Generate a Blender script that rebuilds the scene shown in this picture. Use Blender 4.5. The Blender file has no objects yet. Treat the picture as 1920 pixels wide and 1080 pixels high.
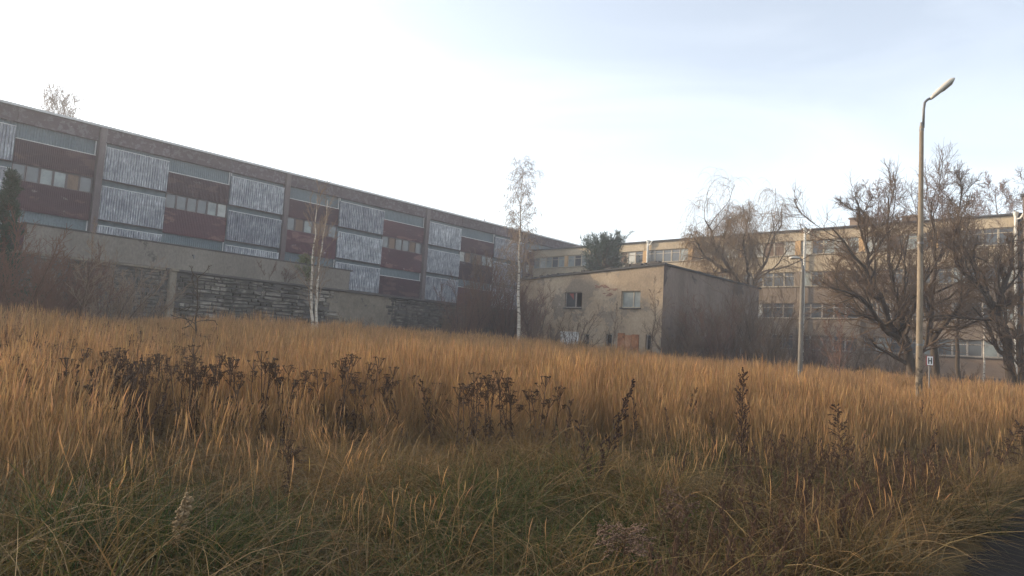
import bpy, math, random
import numpy as np
from mathutils import Matrix, Vector

# ------------------------------------------------------------------ camera, sky, sun, exposure
scene = bpy.context.scene
COL = scene.collection
EYE = 1.6
FPX, PITCH, ROLL = 1330.0, 0.08680, 0.06016
cp, sp, cr, sr = math.cos(PITCH), math.sin(PITCH), math.cos(ROLL), math.sin(ROLL)
RIGHT = Vector((cr, -sp * sr, cp * sr)); UP = Vector((-sr, -sp * cr, cp * cr)); FWD = Vector((0, cp, sp))
cam_data = bpy.data.cameras.new('camera')
cam = bpy.data.objects.new('camera', cam_data); COL.objects.link(cam)
cam_data.sensor_width = 36.0; cam_data.lens = FPX / 1920 * 36.0
cam_data.clip_start = 0.1; cam_data.clip_end = 6000
M = Matrix.Identity(4)
for i in range(3):
    M[i][0], M[i][1], M[i][2] = RIGHT[i], UP[i], -FWD[i]
M[2][3] = EYE
cam.matrix_world = M
scene.camera = cam

SUN_AZ = math.radians(-71)      # measured from +Y towards +X: the sun stands far left, beyond the factory
SUN_EL = math.radians(16.8)
world = bpy.data.worlds.new('World'); scene.world = world; world.use_nodes = True
wt = world.node_tree; wt.nodes.clear()
def wn(t, **k):
    n = wt.nodes.new(t)
    for a, b in k.items(): setattr(n, a, b)
    return n
sky = wn('ShaderNodeTexSky', sky_type='NISHITA', sun_disc=False, sun_elevation=SUN_EL, sun_rotation=SUN_AZ,
         air_density=1.0, dust_density=1.6, ozone_density=1.0, altitude=0)
tc = wn('ShaderNodeTexCoord'); mp = wn('ShaderNodeMapping'); mp.inputs['Scale'].default_value = (1.2, 2.6, 6.5); mp.inputs['Rotation'].default_value = (0.15, 0.1, 0.5)
nz = wn('ShaderNodeTexNoise'); nz.inputs['Scale'].default_value = 1.5; nz.inputs['Detail'].default_value = 5; nz.inputs['Roughness'].default_value = 0.5; nz.inputs['Distortion'].default_value = 0.7
rp = wn('ShaderNodeMapRange'); rp.inputs[1].default_value = 0.34; rp.inputs[2].default_value = 0.72; rp.inputs[3].default_value = 0.52; rp.inputs[4].default_value = 0.74
hs = wn('ShaderNodeHueSaturation'); hs.inputs['Saturation'].default_value = 0.30; hs.inputs['Value'].default_value = 2.3
mx = wn('ShaderNodeMix', data_type='RGBA')
bg = wn('ShaderNodeBackground'); bg.inputs['Strength'].default_value = 0.14
wo = wn('ShaderNodeOutputWorld')
L = wt.links.new
L(tc.outputs['Generated'], mp.inputs['Vector']); L(mp.outputs[0], nz.inputs['Vector']); L(nz.outputs[0], rp.inputs[0])
L(sky.outputs[0], hs.inputs['Color']); L(rp.outputs[0], mx.inputs[0]); L(sky.outputs[0], mx.inputs[6]); L(hs.outputs[0], mx.inputs[7])
L(mx.outputs[2], bg.inputs['Color']); L(bg.outputs[0], wo.inputs['Surface'])

sun_d = bpy.data.lights.new('sun', 'SUN'); sun_d.energy = 3.4; sun_d.angle = math.radians(1.5); sun_d.color = (1.0, 0.78, 0.52)
sun = bpy.data.objects.new('sun', sun_d); COL.objects.link(sun)
sdir = Vector((math.sin(SUN_AZ) * math.cos(SUN_EL), math.cos(SUN_AZ) * math.cos(SUN_EL), math.sin(SUN_EL)))
sun.rotation_euler = sdir.to_track_quat('Z', 'Y').to_euler(); sun.location = sdir * 60

vs = scene.view_settings
vs.view_transform = 'Standard'; vs.look = 'None'; vs.exposure = 0.62; vs.gamma = 1.0; vs.use_curve_mapping = False
scene.cycles.use_denoising = True
scene.cycles.max_bounces = 6; scene.cycles.volume_bounces = 0; scene.cycles.transparent_max_bounces = 8

# ------------------------------------------------------------------ helpers
rng = np.random.default_rng(11)
random.seed(5)
aA, aB = 0.73426787, -0.79181272
nA = np.array([math.cos(aA), -math.sin(aA)]); dA = np.array([math.sin(aA), math.cos(aA)])
nB = np.array([math.cos(aB), -math.sin(aB)]); dB = np.array([math.sin(aB), math.cos(aB)])
ROT_A = math.pi / 2 - aA
ROT_B = math.atan2(-dB[1], -dB[0])
D_FACTORY, D_OFFICE, D_SHED, D_WALL = 65.0, 73.3, 42.0, 45.0

def sstep(a, b, x):
    u = np.clip((np.asarray(x, float) - a) / (b - a), 0, 1)
    return u * u * (3 - 2 * u)
def wav(x, y):
    return (np.sin(x * 0.55 + 1.3) * np.cos(y * 0.47 + 0.4) + 0.5 * np.sin(x * 1.3 + y * 0.9) + 0.35 * np.cos(x * 2.3 - y * 1.9 + 2)) / 1.85
def hgt(x, y):
    x = np.asarray(x, float); y = np.asarray(y, float)
    s = nA[0] * x + nA[1] * y
    e = s + 0.67
    h = 1.0 * sstep(8, 34, -s) * (1 - .58 * sstep(6, 20, -x))
    h = h + 0.10 * wav(x, y) * sstep(0.3, 4, -e) - 0.05 * sstep(0.0, 2.0, -e)
    return h
def ray(px, py):
    x = (px - 960) / FPX; z = -(py - 540) / FPX
    X = cr * x - sr * z; Z = sr * x + cr * z
    return np.array([X, cp - sp * Z, sp + cp * Z])
def at(px, py, depth):
    r = ray(px, py); r = r * depth / r[1]
    return np.array([r[0], r[1], r[2] + EYE])
def on_ground(px, depth, py=640):
    p = at(px, py, depth)
    for _ in range(4):                      # follow the tilted picture down to the ground
        z = float(hgt(p[0], p[1])); py2 = py
        r0 = at(px, py, depth)
        py = py + (r0[2] - z) * FPX / depth * 0.9
        p = at(px, py, depth)
    return np.array([p[0], p[1], float(hgt(p[0], p[1]))])

class MB:
    def __init__(s): s.v = []; s.f = []; s.c = []
    def add(s, v, f, c=None):
        o = len(s.v); s.v += [tuple(map(float, p)) for p in v]; s.f += [tuple(i + o for i in q) for q in f]
        if c is not None: s.c += [c] * len(v)
    def box(s, x0, x1, y0, y1, z0, z1):
        s.add([(x0, y0, z0), (x1, y0, z0), (x1, y1, z0), (x0, y1, z0), (x0, y0, z1), (x1, y0, z1), (x1, y1, z1), (x0, y1, z1)],
              [(0, 3, 2, 1), (4, 5, 6, 7), (0, 1, 5, 4), (1, 2, 6, 5), (2, 3, 7, 6), (3, 0, 4, 7)])
    def cham(s, x0, x1, y0, y1, z0, z1, b):
        # box with its front (y0) edges chamfered
        s.add([(x0, y0 + b, z0), (x1, y0 + b, z0), (x1, y0 + b, z1), (x0, y0 + b, z1),
               (x0 + b, y0, z0 + b), (x1 - b, y0, z0 + b), (x1 - b, y0, z1 - b), (x0 + b, y0, z1 - b),
               (x0, y1, z0), (x1, y1, z0), (x1, y1, z1), (x0, y1, z1)],
              [(4, 5, 6, 7), (0, 1, 5, 4), (1, 2, 6, 5), (2, 3, 7, 6), (3, 0, 4, 7), (0, 8, 9, 1), (1, 9, 10, 2), (2, 10, 11, 3), (3, 11, 8, 0), (8, 11, 10, 9)])
    def tube(s, pts, rad, k=8, cap=True):
        pts = [Vector(p) for p in pts]; n = len(pts); vv = []
        if not hasattr(rad, '__len__'): rad = [rad] * n
        u = None
        for i in range(n):
            t = (pts[min(i + 1, n - 1)] - pts[max(i - 1, 0)]).normalized()
            if u is None: u = t.orthogonal().normalized()
            u = (u - t * u.dot(t)).normalized(); w = t.cross(u)
            for j in range(k):
                a = 2 * math.pi * j / k
                vv.append(pts[i] + (u * math.cos(a) + w * math.sin(a)) * rad[i])
        ff = [(i * k + j, i * k + (j + 1) % k, (i + 1) * k + (j + 1) % k, (i + 1) * k + j) for i in range(n - 1) for j in range(k)]
        if cap: ff += [tuple(range(k - 1, -1, -1)), tuple((n - 1) * k + j for j in range(k))]
        s.add(vv, ff)
    def mesh(s, name, m, smooth=False):
        me = bpy.data.meshes.new(name); me.from_pydata(s.v, [], s.f)
        if m: me.materials.append(m)
        if s.c:
            a = me.color_attributes.new('Col', 'FLOAT_COLOR', 'POINT')
            a.data.foreach_set('color', np.array([(c[0], c[1], c[2], 1) for c in s.c], np.float32).ravel())
        if smooth: me.polygons.foreach_set('use_smooth', [True] * len(me.polygons))
        me.update(); return me
    def build(s, name, m, parent=None, loc=None, smooth=False, **k):
        return link(name, s.mesh(name, m, smooth), parent, loc, **k)

def link(name, me, parent=None, loc=None, rot=None, scale=None):
    o = bpy.data.objects.new(name, me); COL.objects.link(o)
    if parent: o.parent = parent
    if loc is not None: o.location = loc
    if rot is not None: o.rotation_euler = rot
    if scale is not None: o.scale = scale
    return o
def tag(o, label=None, cat=None, group=None, kind=None):
    if label: o['label'] = label
    if cat: o['category'] = cat
    if group: o['group'] = group
    if kind: o['kind'] = kind
    return o
def empty(name, loc, rz=0):
    o = bpy.data.objects.new(name, None); COL.objects.link(o); o.location = loc; o.rotation_euler = (0, 0, rz)
    o.empty_display_size = 0.3
    return o
def np_mesh(name, V, F, m, col=None, smooth=False):
    me = bpy.data.meshes.new(name)
    V = np.asarray(V, np.float32); F = np.asarray(F, np.int32); k = F.shape[1]
    me.vertices.add(len(V)); me.vertices.foreach_set('co', V.ravel())
    me.loops.add(F.size); me.loops.foreach_set('vertex_index', F.ravel())
    me.polygons.add(len(F)); me.polygons.foreach_set('loop_start', np.arange(0, F.size, k, dtype=np.int32))
    me.polygons.foreach_set('loop_total', np.full(len(F), k, np.int32))
    if smooth: me.polygons.foreach_set('use_smooth', np.ones(len(F), bool))
    if m: me.materials.append(m)
    me.update(calc_edges=True)
    if col is not None:
        a = me.color_attributes.new('Col', 'FLOAT_COLOR', 'POINT')
        c = np.ones((len(V), 4), np.float32); c[:, :3] = col
        a.data.foreach_set('color', c.ravel())
    return me

# ------------------------------------------------------------------ materials
def newmat(name):
    m = bpy.data.materials.new(name); m.use_nodes = True
    t = m.node_tree; b = t.nodes['Principled BSDF']
    return m, t, b
def node(t, ty, ins=None, **k):
    n = t.nodes.new(ty)
    for a, b in k.items(): setattr(n, a, b)
    for a, b in (ins or {}).items(): n.inputs[a].default_value = b
    return n
def ramp(t, fac, stops):
    r = node(t, 'ShaderNodeValToRGB'); cr_ = r.color_ramp
    while len(cr_.elements) > 1: cr_.elements.remove(cr_.elements[-1])
    cr_.elements[0].position = stops[0][0]; cr_.elements[0].color = (*stops[0][1], 1)
    for p, c in stops[1:]:
        e = cr_.elements.new(p); e.color = (*c, 1)
    t.links.new(fac, r.inputs[0]); return r.outputs[0]
def noise(t, vec, scale, detail=6, rough=0.6, dist=0.0):
    n = node(t, 'ShaderNodeTexNoise', {'Scale': scale, 'Detail': detail, 'Roughness': rough, 'Distortion': dist})
    t.links.new(vec, n.inputs['Vector']); return n.outputs[0]
def coords(t, scale=(1, 1, 1), rnd=True):
    c = node(t, 'ShaderNodeTexCoord'); mpn = node(t, 'ShaderNodeMapping'); mpn.inputs['Scale'].default_value = scale
    t.links.new(c.outputs['Object'], mpn.inputs['Vector'])
    if rnd:
        oi = node(t, 'ShaderNodeObjectInfo'); mu = node(t, 'ShaderNodeMath', {1: 57.0}, operation='MULTIPLY')
        t.links.new(oi.outputs['Random'], mu.inputs[0]); t.links.new(mu.outputs[0], mpn.inputs['Location'])
    return mpn.outputs[0]
def mix(t, fac, a, b, mode='MIX'):
    n = node(t, 'ShaderNodeMix', data_type='RGBA', blend_type=mode)
    for s_, v in ((0, fac), (6, a), (7, b)):
        if hasattr(v, 'links'): t.links.new(v, n.inputs[s_])
        elif s_ == 0: n.inputs[0].default_value = v
        else: n.inputs[s_].default_value = (*v, 1)
    return n.outputs[2]
def bump(t, b, h, strength=0.3, dist=0.02):
    n = node(t, 'ShaderNodeBump', {'Strength': strength, 'Distance': dist}); t.links.new(h, n.inputs['Height']); t.links.new(n.outputs[0], b.inputs['Normal'])
def setc(t, b, c, rough=0.9, spec=0.2):
    if hasattr(c, 'links'): t.links.new(c, b.inputs['Base Color'])
    else: b.inputs['Base Color'].default_value = (*c, 1)
    b.inputs['Roughness'].default_value = rough; b.inputs['Specular IOR Level'].default_value = spec
def weathered(name, cols, scale=1.0, stretch=(1, 1, 1), rough=0.9, bumpy=0.2, fine=18, spec=0.2, each=0.0, patch=None):
    """two-octave noise colour; patch = (colour, scale, threshold) adds peeled or stained spots"""
    m, t, b = newmat(name)
    v = coords(t, stretch)
    n1 = noise(t, v, scale, 7, 0.62, 0.3)
    k = len(cols)
    c = ramp(t, n1, [(0.28 + 0.44 * i / max(k - 1, 1), cols[i]) for i in range(k)])
    if patch:
        for pc, ps, pt in patch:
            v2 = coords(t, (1, 1, 1)); n3 = noise(t, v2, ps, 8, 0.65, 0.4)
            r = ramp(t, n3, [(pt, (0, 0, 0)), (pt + 0.025, (1, 1, 1))])
            c = mix(t, r, c, pc)
    if each:
        oi = node(t, 'ShaderNodeObjectInfo'); c = mix(t, 1.0, c, ramp(t, oi.outputs['Random'], [(0, (1 - each,) * 3), (1, (1 + each,) * 3)]), 'MULTIPLY')
    n2 = noise(t, v, fine, 4, 0.6)
    g = ramp(t, n2, [(0.3, (0.8, 0.8, 0.8)), (0.7, (1.12, 1.12, 1.12))])
    c = mix(t, 1.0, c, g, 'MULTIPLY')
    setc(t, b, c, rough, spec)
    if bumpy: bump(t, b, n2, bumpy)
    return m
def plain(name, c, rough=0.6, metal=0.0, spec=0.4):
    m, t, b = newmat(name); setc(t, b, c, rough, spec); b.inputs['Metallic'].default_value = metal
    return m
def leafy(name, tint=(1, 1, 1), transl=0.35, var=0.25, rough=0.7):
    """blade material: vertex colour, varied per instance, partly translucent"""
    m, t, b = newmat(name)
    a = node(t, 'ShaderNodeVertexColor', layer_name='Col'); oi = node(t, 'ShaderNodeObjectInfo')
    r = ramp(t, oi.outputs['Random'], [(0.0, tuple(x * (1 - var) for x in tint)), (0.5, tint), (1.0, tuple(x * (1 + var) for x in (tint[0] * 1.02, tint[1], tint[2] * 0.94)))])
    c = mix(t, 1.0, a.outputs[0], r, 'MULTIPLY')
    setc(t, b, c, rough, 0.15)
    tr = node(t, 'ShaderNodeBsdfTranslucent'); t.links.new(c, tr.inputs['Color'])
    ms = node(t, 'ShaderNodeMixShader', {0: transl}); out = t.nodes['Material Output']
    t.links.new(b.outputs[0], ms.inputs[1]); t.links.new(tr.outputs[0], ms.inputs[2]); t.links.new(ms.outputs[0], out.inputs['Surface'])
    return m

MT = {}
# silver cladding: dull zinc with white oxide streaks running down the ribs
def silver():
    m, t, b = newmat('silver_cladding')
    v = coords(t, (1, 1, 1)); n0 = noise(t, v, 3.2, 7, 0.65, 0.5)
    vs_ = coords(t, (52, 1, 3.0)); n1 = noise(t, vs_, 1.0, 8, 0.75, 0.1)
    c = ramp(t, n1, [(0.30, (0.13, 0.14, 0.155)), (0.46, (0.23, 0.243, 0.265)), (0.56, (0.40, 0.412, 0.43)), (0.66, (0.66, 0.67, 0.68))])
    g = ramp(t, n0, [(0.30, (0.60, 0.62, 0.66)), (0.5, (0.95, 0.95, 0.96)), (0.70, (1.3, 1.3, 1.28))])
    c = mix(t, 1.0, c, g, 'MULTIPLY')
    vb = coords(t, (0.2, 1, 3.5)); n2 = noise(t, vb, 1.0, 3, 0.5); r2 = ramp(t, n2, [(0.62, (0, 0, 0)), (0.70, (0.45, 0.45, 0.45))])
    c = mix(t, r2, c, (0.20, 0.19, 0.20))
    oi = node(t, 'ShaderNodeObjectInfo'); c = mix(t, 1.0, c, ramp(t, oi.outputs['Random'], [(0, (0.68, 0.69, 0.72)), (0.5, (0.95, 0.95, 0.96)), (1, (1.2, 1.2, 1.18))]), 'MULTIPLY')
    setc(t, b, c, 0.62, 0.35); b.inputs['Metallic'].default_value = 0.15
    return m
MT['silver'] = silver()
MT['red'] = weathered('oxide_red_cladding', [(0.034, 0.013, 0.017), (0.052, 0.018, 0.023), (0.080, 0.026, 0.030)], 0.6, (1, 1, 0.6), 0.75, 0.1, 14,
                      each=.4, patch=[((0.20, 0.165, 0.17), 5.0, 0.64), ((0.12, 0.060, 0.055), 2.5, 0.56)])
MT['fascia'] = weathered('peeling_fascia', [(0.040, 0.026, 0.032), (0.060, 0.042, 0.048), (0.085, 0.064, 0.068)], 0.9, (0.5, 1, 1.6), 0.85, 0.1, 12,
                         each=.25, patch=[((0.105, 0.09, 0.10), 2.4, 0.54), ((0.19, 0.17, 0.18), 3.6, 0.63)])
MT['strip'] = weathered('grey_blue_cladding', [(0.085, 0.115, 0.13), (0.12, 0.155, 0.17), (0.155, 0.19, 0.20)], 0.5, (3, 1, 0.5), 0.7, 0.1, 12)
MT['flashing'] = weathered('pale_flashing', [(0.42, 0.42, 0.42), (0.58, 0.58, 0.57)], 2, rough=0.6, bumpy=0)
MT['column'] = weathered('brown_column', [(0.085, 0.065, 0.066), (0.12, 0.095, 0.092), (0.15, 0.125, 0.12)], 1.2, (1, 1, 0.3), 0.9, 0.15)
MT['dark'] = weathered('dark_inside', [(0.015, 0.015, 0.016), (0.025, 0.025, 0.025)], 1, bumpy=0)
MT['roof'] = weathered('tar_roof', [(0.05, 0.05, 0.05), (0.085, 0.085, 0.083)], 0.7, rough=0.95)
MT['frame'] = weathered('old_window_frame', [(0.22, 0.20, 0.18), (0.34, 0.31, 0.28)], 3, (1, 1, .3), rough=0.8)
MT['pale_frame'] = weathered('pale_window_frame', [(0.33, 0.285, 0.215), (0.44, 0.385, 0.30)], 3, (1, 1, .3), rough=0.7)
def glass(name, c, rough):
    m, t, b = newmat(name); v = coords(t)
    n = noise(t, v, 1.3, 5, 0.6); cc = ramp(t, n, [(0.3, tuple(x * 0.6 for x in c)), (0.7, tuple(x * 1.3 for x in c))])
    setc(t, b, cc, rough, 0.6); n2 = noise(t, v, 0.7, 2); bump(t, b, n2, 0.15, 0.05)
    return m
MT['glass'] = glass('dirty_glass', (0.05, 0.055, 0.06), 0.12)
MT['glass_grey'] = glass('frosted_glass', (0.20, 0.225, 0.215), 0.35)
MT['glass_pale'] = glass('whitewashed_glass', (0.36, 0.365, 0.335), 0.5)
MT['board'] = weathered('brown_board', [(0.13, 0.085, 0.06), (0.22, 0.15, 0.10)], 1.5, (1, 1, .4))
MT['parapet'] = weathered('grey_plaster_parapet', [(0.145, 0.128, 0.108), (0.195, 0.172, 0.145), (0.24, 0.215, 0.18)], 0.35, (1, 1, 0.5), 0.95, 0.25, 9,
                          patch=[((0.10, 0.09, 0.075), 0.3, 0.60), ((0.26, 0.235, 0.20), 0.7, 0.66)])
MT['coping'] = weathered('dark_coping', [(0.06, 0.055, 0.05), (0.11, 0.10, 0.09)], 1.2)
MT['mortar'] = weathered('dark_mortar', [(0.07, 0.065, 0.06), (0.13, 0.12, 0.11)], 1.0, bumpy=0.4)
def stone_mat():
    m, t, b = newmat('layered_stone'); v = coords(t, (1, 1, 2.5)); n = noise(t, v, 1.6, 7, 0.65, 0.4)
    c = ramp(t, n, [(0.28, (0.08, 0.076, 0.07)), (0.42, (0.15, 0.138, 0.12)), (0.56, (0.25, 0.232, 0.205)), (0.70, (0.40, 0.38, 0.345))])
    oi = node(t, 'ShaderNodeObjectInfo')
    g = ramp(t, oi.outputs['Random'], [(0, (0.55, 0.53, 0.50)), (0.45, (0.85, 0.83, 0.8)), (1, (1.3, 1.28, 1.22))])
    c = mix(t, 1.0, c, g, 'MULTIPLY')
    ge = node(t, 'ShaderNodeNewGeometry'); nb_ = noise(t, ge.outputs['Position'], 0.55, 6, 0.62, 0.6)      # damp, mossy areas of the wall
    c = mix(t, ramp(t, nb_, [(0.43, (0.8, 0.8, 0.8)), (0.53, (0, 0, 0))]), c, (0.055, 0.052, 0.042)); setc(t, b, c, 0.95, 0.1); bump(t, b, n, 0.6, 0.05); return m
MT['stone'] = stone_mat()
MT['plaster_old'] = weathered('old_wall_plaster', [(0.13, 0.108, 0.082), (0.21, 0.18, 0.138), (0.29, 0.255, 0.20)], 0.5, (1, 1, 0.8), 0.95, 0.35, 8,
                              patch=[((0.09, 0.082, 0.07), 0.5, 0.60)])
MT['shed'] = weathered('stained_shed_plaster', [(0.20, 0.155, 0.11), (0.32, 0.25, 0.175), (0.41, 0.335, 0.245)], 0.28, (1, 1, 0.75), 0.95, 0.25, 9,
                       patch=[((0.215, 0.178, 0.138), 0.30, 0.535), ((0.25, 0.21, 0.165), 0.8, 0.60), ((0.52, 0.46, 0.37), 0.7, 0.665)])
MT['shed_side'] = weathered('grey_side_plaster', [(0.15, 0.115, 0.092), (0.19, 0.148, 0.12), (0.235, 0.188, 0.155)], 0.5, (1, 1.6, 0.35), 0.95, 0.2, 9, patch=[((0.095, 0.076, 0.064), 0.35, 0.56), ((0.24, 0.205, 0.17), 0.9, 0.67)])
MT['brick'] = weathered('bare_brick', [(0.17, 0.085, 0.06), (0.26, 0.14, 0.10)], 5)
MT['rust'] = weathered('rusty_sheet', [(0.15, 0.055, 0.022), (0.30, 0.13, 0.055), (0.42, 0.25, 0.15)], 1.1, (1, 1, 1), 0.9, 0.2, 9, patch=[((0.09, 0.035, 0.02), 0.9, 0.63)])
MT['white'] = weathered('white_painted_metal', [(0.60, 0.61, 0.60), (0.75, 0.75, 0.74)], 1.0, bumpy=0.05, rough=0.6)
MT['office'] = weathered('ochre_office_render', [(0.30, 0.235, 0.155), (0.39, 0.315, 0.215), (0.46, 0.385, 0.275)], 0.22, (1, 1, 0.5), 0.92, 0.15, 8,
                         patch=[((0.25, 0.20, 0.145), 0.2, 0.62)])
MT['office_low'] = weathered('stained_shaded_office_render', [(0.15, 0.115, 0.085), (0.20, 0.155, 0.115), (0.25, 0.20, 0.15)], 0.3, (1, 1, 0.5), 0.92, 0.2, 8,
                             patch=[((0.09, 0.072, 0.056), 0.25, 0.55)])  # grey-brown stains, with the lower floors' sun shade darkened into the colour
MT['pier'] = weathered('ochre_pier', [(0.40, 0.25, 0.12), (0.52, 0.34, 0.17)], 0.8, bumpy=0.1)
MT['tower'] = weathered('brown_stair_render', [(0.17, 0.12, 0.085), (0.24, 0.175, 0.125)], 0.4)
MT['pipe'] = weathered('white_drainpipe', [(0.55, 0.53, 0.47), (0.72, 0.70, 0.63)], 1.5, (1, 1, .3), rough=0.5, bumpy=0)
MT['concrete'] = weathered('pole_concrete', [(0.17, 0.135, 0.10), (0.235, 0.19, 0.14), (0.30, 0.25, 0.19)], 1.6, (1, 1, 0.3), 0.9, 0.3, 30, patch=[((0.12, 0.098, 0.078), 1.1, 0.60)])
MT['concrete_grey'] = weathered('grey_pole_concrete', [(0.15, 0.135, 0.115), (0.21, 0.19, 0.165)], 1.3, (1, 1, 0.25), 0.9, 0.3, 30)
MT['metal'] = plain('galvanised_arm', (0.16, 0.155, 0.15), 0.55, 0.5)
MT['lamp_shell'] = weathered('lamp_shell_paint', [(0.42, 0.39, 0.34), (0.55, 0.52, 0.46)], 3, rough=0.5, bumpy=0)
MT['lamp_glass'] = plain('lamp_glass', (0.30, 0.28, 0.24), 0.2, 0, 0.5)
MT['sign_white'] = plain('sign_white', (0.78, 0.78, 0.76), 0.5)
MT['sign_red'] = plain('sign_red', (0.20, 0.035, 0.025), 0.6)
MT['black'] = plain('sign_black', (0.015, 0.015, 0.015), 0.6)
MT['asphalt'] = weathered('asphalt', [(0.016, 0.0155, 0.015), (0.032, 0.030, 0.028)], 0.8, rough=1.0, bumpy=0.8, fine=45, spec=0.02, patch=[((0.07, 0.06, 0.045), 6.0, 0.66)])
MT['terrace'] = weathered('terrace_concrete', [(0.15, 0.14, 0.12), (0.23, 0.21, 0.18)], 0.4)
def bark(name, cols, sc=6):
    return weathered(name, cols, sc, (1, 1, 0.25), 0.95, 0.4, 30, 0.1)
MT['bark'] = bark('dark_bark', [(0.062, 0.048, 0.037), (0.11, 0.086, 0.066)])
MT['bark_brown'] = bark('brown_bark', [(0.085, 0.058, 0.042), (0.14, 0.10, 0.072)])
MT['bark_willow'] = bark('willow_bark', [(0.075, 0.058, 0.040), (0.13, 0.10, 0.072)])
MT['twig'] = plain('twig', (0.15, 0.105, 0.072), 0.9, 0, 0.1)
MT['twig_red'] = plain('reddish_twig', (0.16, 0.095, 0.07), 0.9, 0, 0.1)
MT['twig_willow'] = plain('willow_twig', (0.21, 0.145, 0.085), 0.9, 0, 0.1)
MT['twig_pale'] = plain('pale_twig', (0.23, 0.17, 0.12), 0.9, 0, 0.1)
def birch_mat():
    m, t, b = newmat('birch_bark'); v = coords(t, (1, 1, 4)); n = noise(t, v, 2.2, 6, 0.65)
    c = ramp(t, n, [(0.36, (0.06, 0.05, 0.045)), (0.46, (0.40, 0.35, 0.29)), (0.7, (0.62, 0.57, 0.49))])
    setc(t, b, c, 0.8, 0.2); return m
MT['birch'] = birch_mat()
MT['needle'] = leafy('pine_needles', (1, 1, 1), 0.15, 0.2)
MT['straw'] = leafy('straw_blades', (1, 1, 1), 0.35, 0.28)
MT['green'] = leafy('green_blades', (1, 1, 1), 0.35, 0.3)
MT['weed'] = leafy('dry_weed', (1, 1, 1), 0.12, 0.25)
def soil():
    m, t, b = newmat('field_soil'); v = coords(t, (1, 1, 1), False)
    n = noise(t, v, 0.35, 7, 0.6); n2 = noise(t, v, 9, 6, 0.7)
    c = ramp(t, n, [(0.3, (0.05, 0.05, 0.022)), (0.5, (0.10, 0.078, 0.04)), (0.7, (0.17, 0.12, 0.06))])
    g = ramp(t, n2, [(0.3, (0.5, 0.5, 0.5)), (0.7, (1.3, 1.3, 1.3))])
    setc(t, b, mix(t, 1.0, c, g, 'MULTIPLY'), 1.0, 0.05); bump(t, b, n2, 0.8, 0.1); return m
MT['soil'] = soil()

# ------------------------------------------------------------------ ground, road, terrace
def axis(lo, hi, fine0, fine1, step):
    a = list(np.arange(fine0, fine1 + 1e-6, step)); s_ = step
    x = fine0
    left = []
    while x > lo: s_ *= 1.5; x -= s_; left.append(x)
    s_ = step; x = fine1; right = []
    while x < hi: s_ *= 1.5; x += s_; right.append(x)
    return np.array(left[::-1] + a + right)
gx = axis(-2500, 2500, -45, 45, 0.6); gy = axis(-2500, 2500, -4, 75, 0.6)
X, Y = np.meshgrid(gx, gy); Z = hgt(X, Y)
V = np.stack([X.ravel(), Y.ravel(), Z.ravel()], 1); nx, ny = len(gx), len(gy)
ii = (np.arange(ny - 1)[:, None] * nx + np.arange(nx - 1)[None, :]).ravel()
F = np.stack([ii, ii + 1, ii + nx + 1, ii + nx], 1)
tag(link('ground', np_mesh('ground', V, F, MT['soil'], smooth=True)), kind='structure')

road0 = np.array([-1.66, 0.0])
mb = MB(); W = 6.5; prev = None
ts = np.concatenate([[-300], np.arange(-30, -2, 1.0), np.arange(-2, 16, .12), np.arange(16, 61, 1.0), [400]])
for t_ in ts:
    p = road0 + dA * t_; wob = 0.10 * math.sin(t_ * 1.7) + 0.06 * math.sin(t_ * 4.1 + 1) + .035 * math.sin(t_ * 11.3) + .03 * math.sin(t_ * 23.7 + 2)
    a_ = p + nA * (wob if abs(t_) < 70 else 0); b_ = p + nA * W
    cur = [(a_[0], a_[1], 0.03), (b_[0], b_[1], 0.03)]
    if prev: mb.add(prev + cur, [(0, 1, 3, 2)])
    prev = cur
tag(mb.build('road', MT['asphalt']), kind='structure')

def place_A(d):  return (-d * nA[0], -d * nA[1])
def place_B(d):  return (d * nB[0], d * nB[1])
TERR = 5.15
pA = place_A(D_WALL)
mb = MB(); mb.box(-22, 58, 0.52, 19.7, 0.3, TERR)
tag(mb.build('terrace', MT['terrace'], None, (pA[0], pA[1], 0)), kind='structure').rotation_euler = (0, 0, ROT_A)

# ------------------------------------------------------------------ the long factory building
pF = place_A(D_FACTORY)
fac = tag(empty('factory_building', (pF[0], pF[1], TERR), ROT_A),
          'long factory block clad in silver and dark red panels above the stone wall', 'building')
H = lambda k: k * D_FACTORY + EYE - TERR      # measured height fraction -> local z
T = lambda k: k * D_FACTORY
zE, zF = H(.254), H(.2345)
mb = MB(); mb.box(T(-0.25), T(1.78), 0.25, 16, 0.0, zE - 0.12); mb.build('wall', MT['strip'], fac)
mb = MB(); mb.box(T(-0.25) - .2, T(1.78) + .2, -0.28, 16.2, zE - 0.117, zE + 0.06); rf = mb.build('roof', MT['roof'], fac)
mb = MB(); mb.box(T(-0.25) - .2, T(1.78) + .2, -0.325, -0.283, zE - 0.09, zE + 0.09); mb.build('eave_flashing', MT['flashing'], rf)
for (x0, y0, w, h, k_) in ((T(.285), 3.0, 1.1, 0.75, 'vent_box'), (T(-.05), 4, 1.3, 0.9, 'vent_box')):
    mb = MB(); mb.cham(x0, x0 + w, y0, y0 + w, zE + .05, zE + h, .06); mb.box(x0 - .1, x0 + w + .1, y0 - .1, y0 + w + .1, zE + h + .003, zE + h + .1)
    mb.build(k_, MT['parapet'], rf)
for x0, h in ((T(1.05), 1.3), (T(1.075), 1.5)):
    mb = MB(); mb.tube([(x0, 4, zE), (x0, 4, zE + h)], 0.05, 6); mb.tube([(x0 - .2, 4, zE + h * .8), (x0 + .2, 4, zE + h * .8)], 0.03, 5); mb.build('vent_pipe', MT['metal'], rf)

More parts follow.
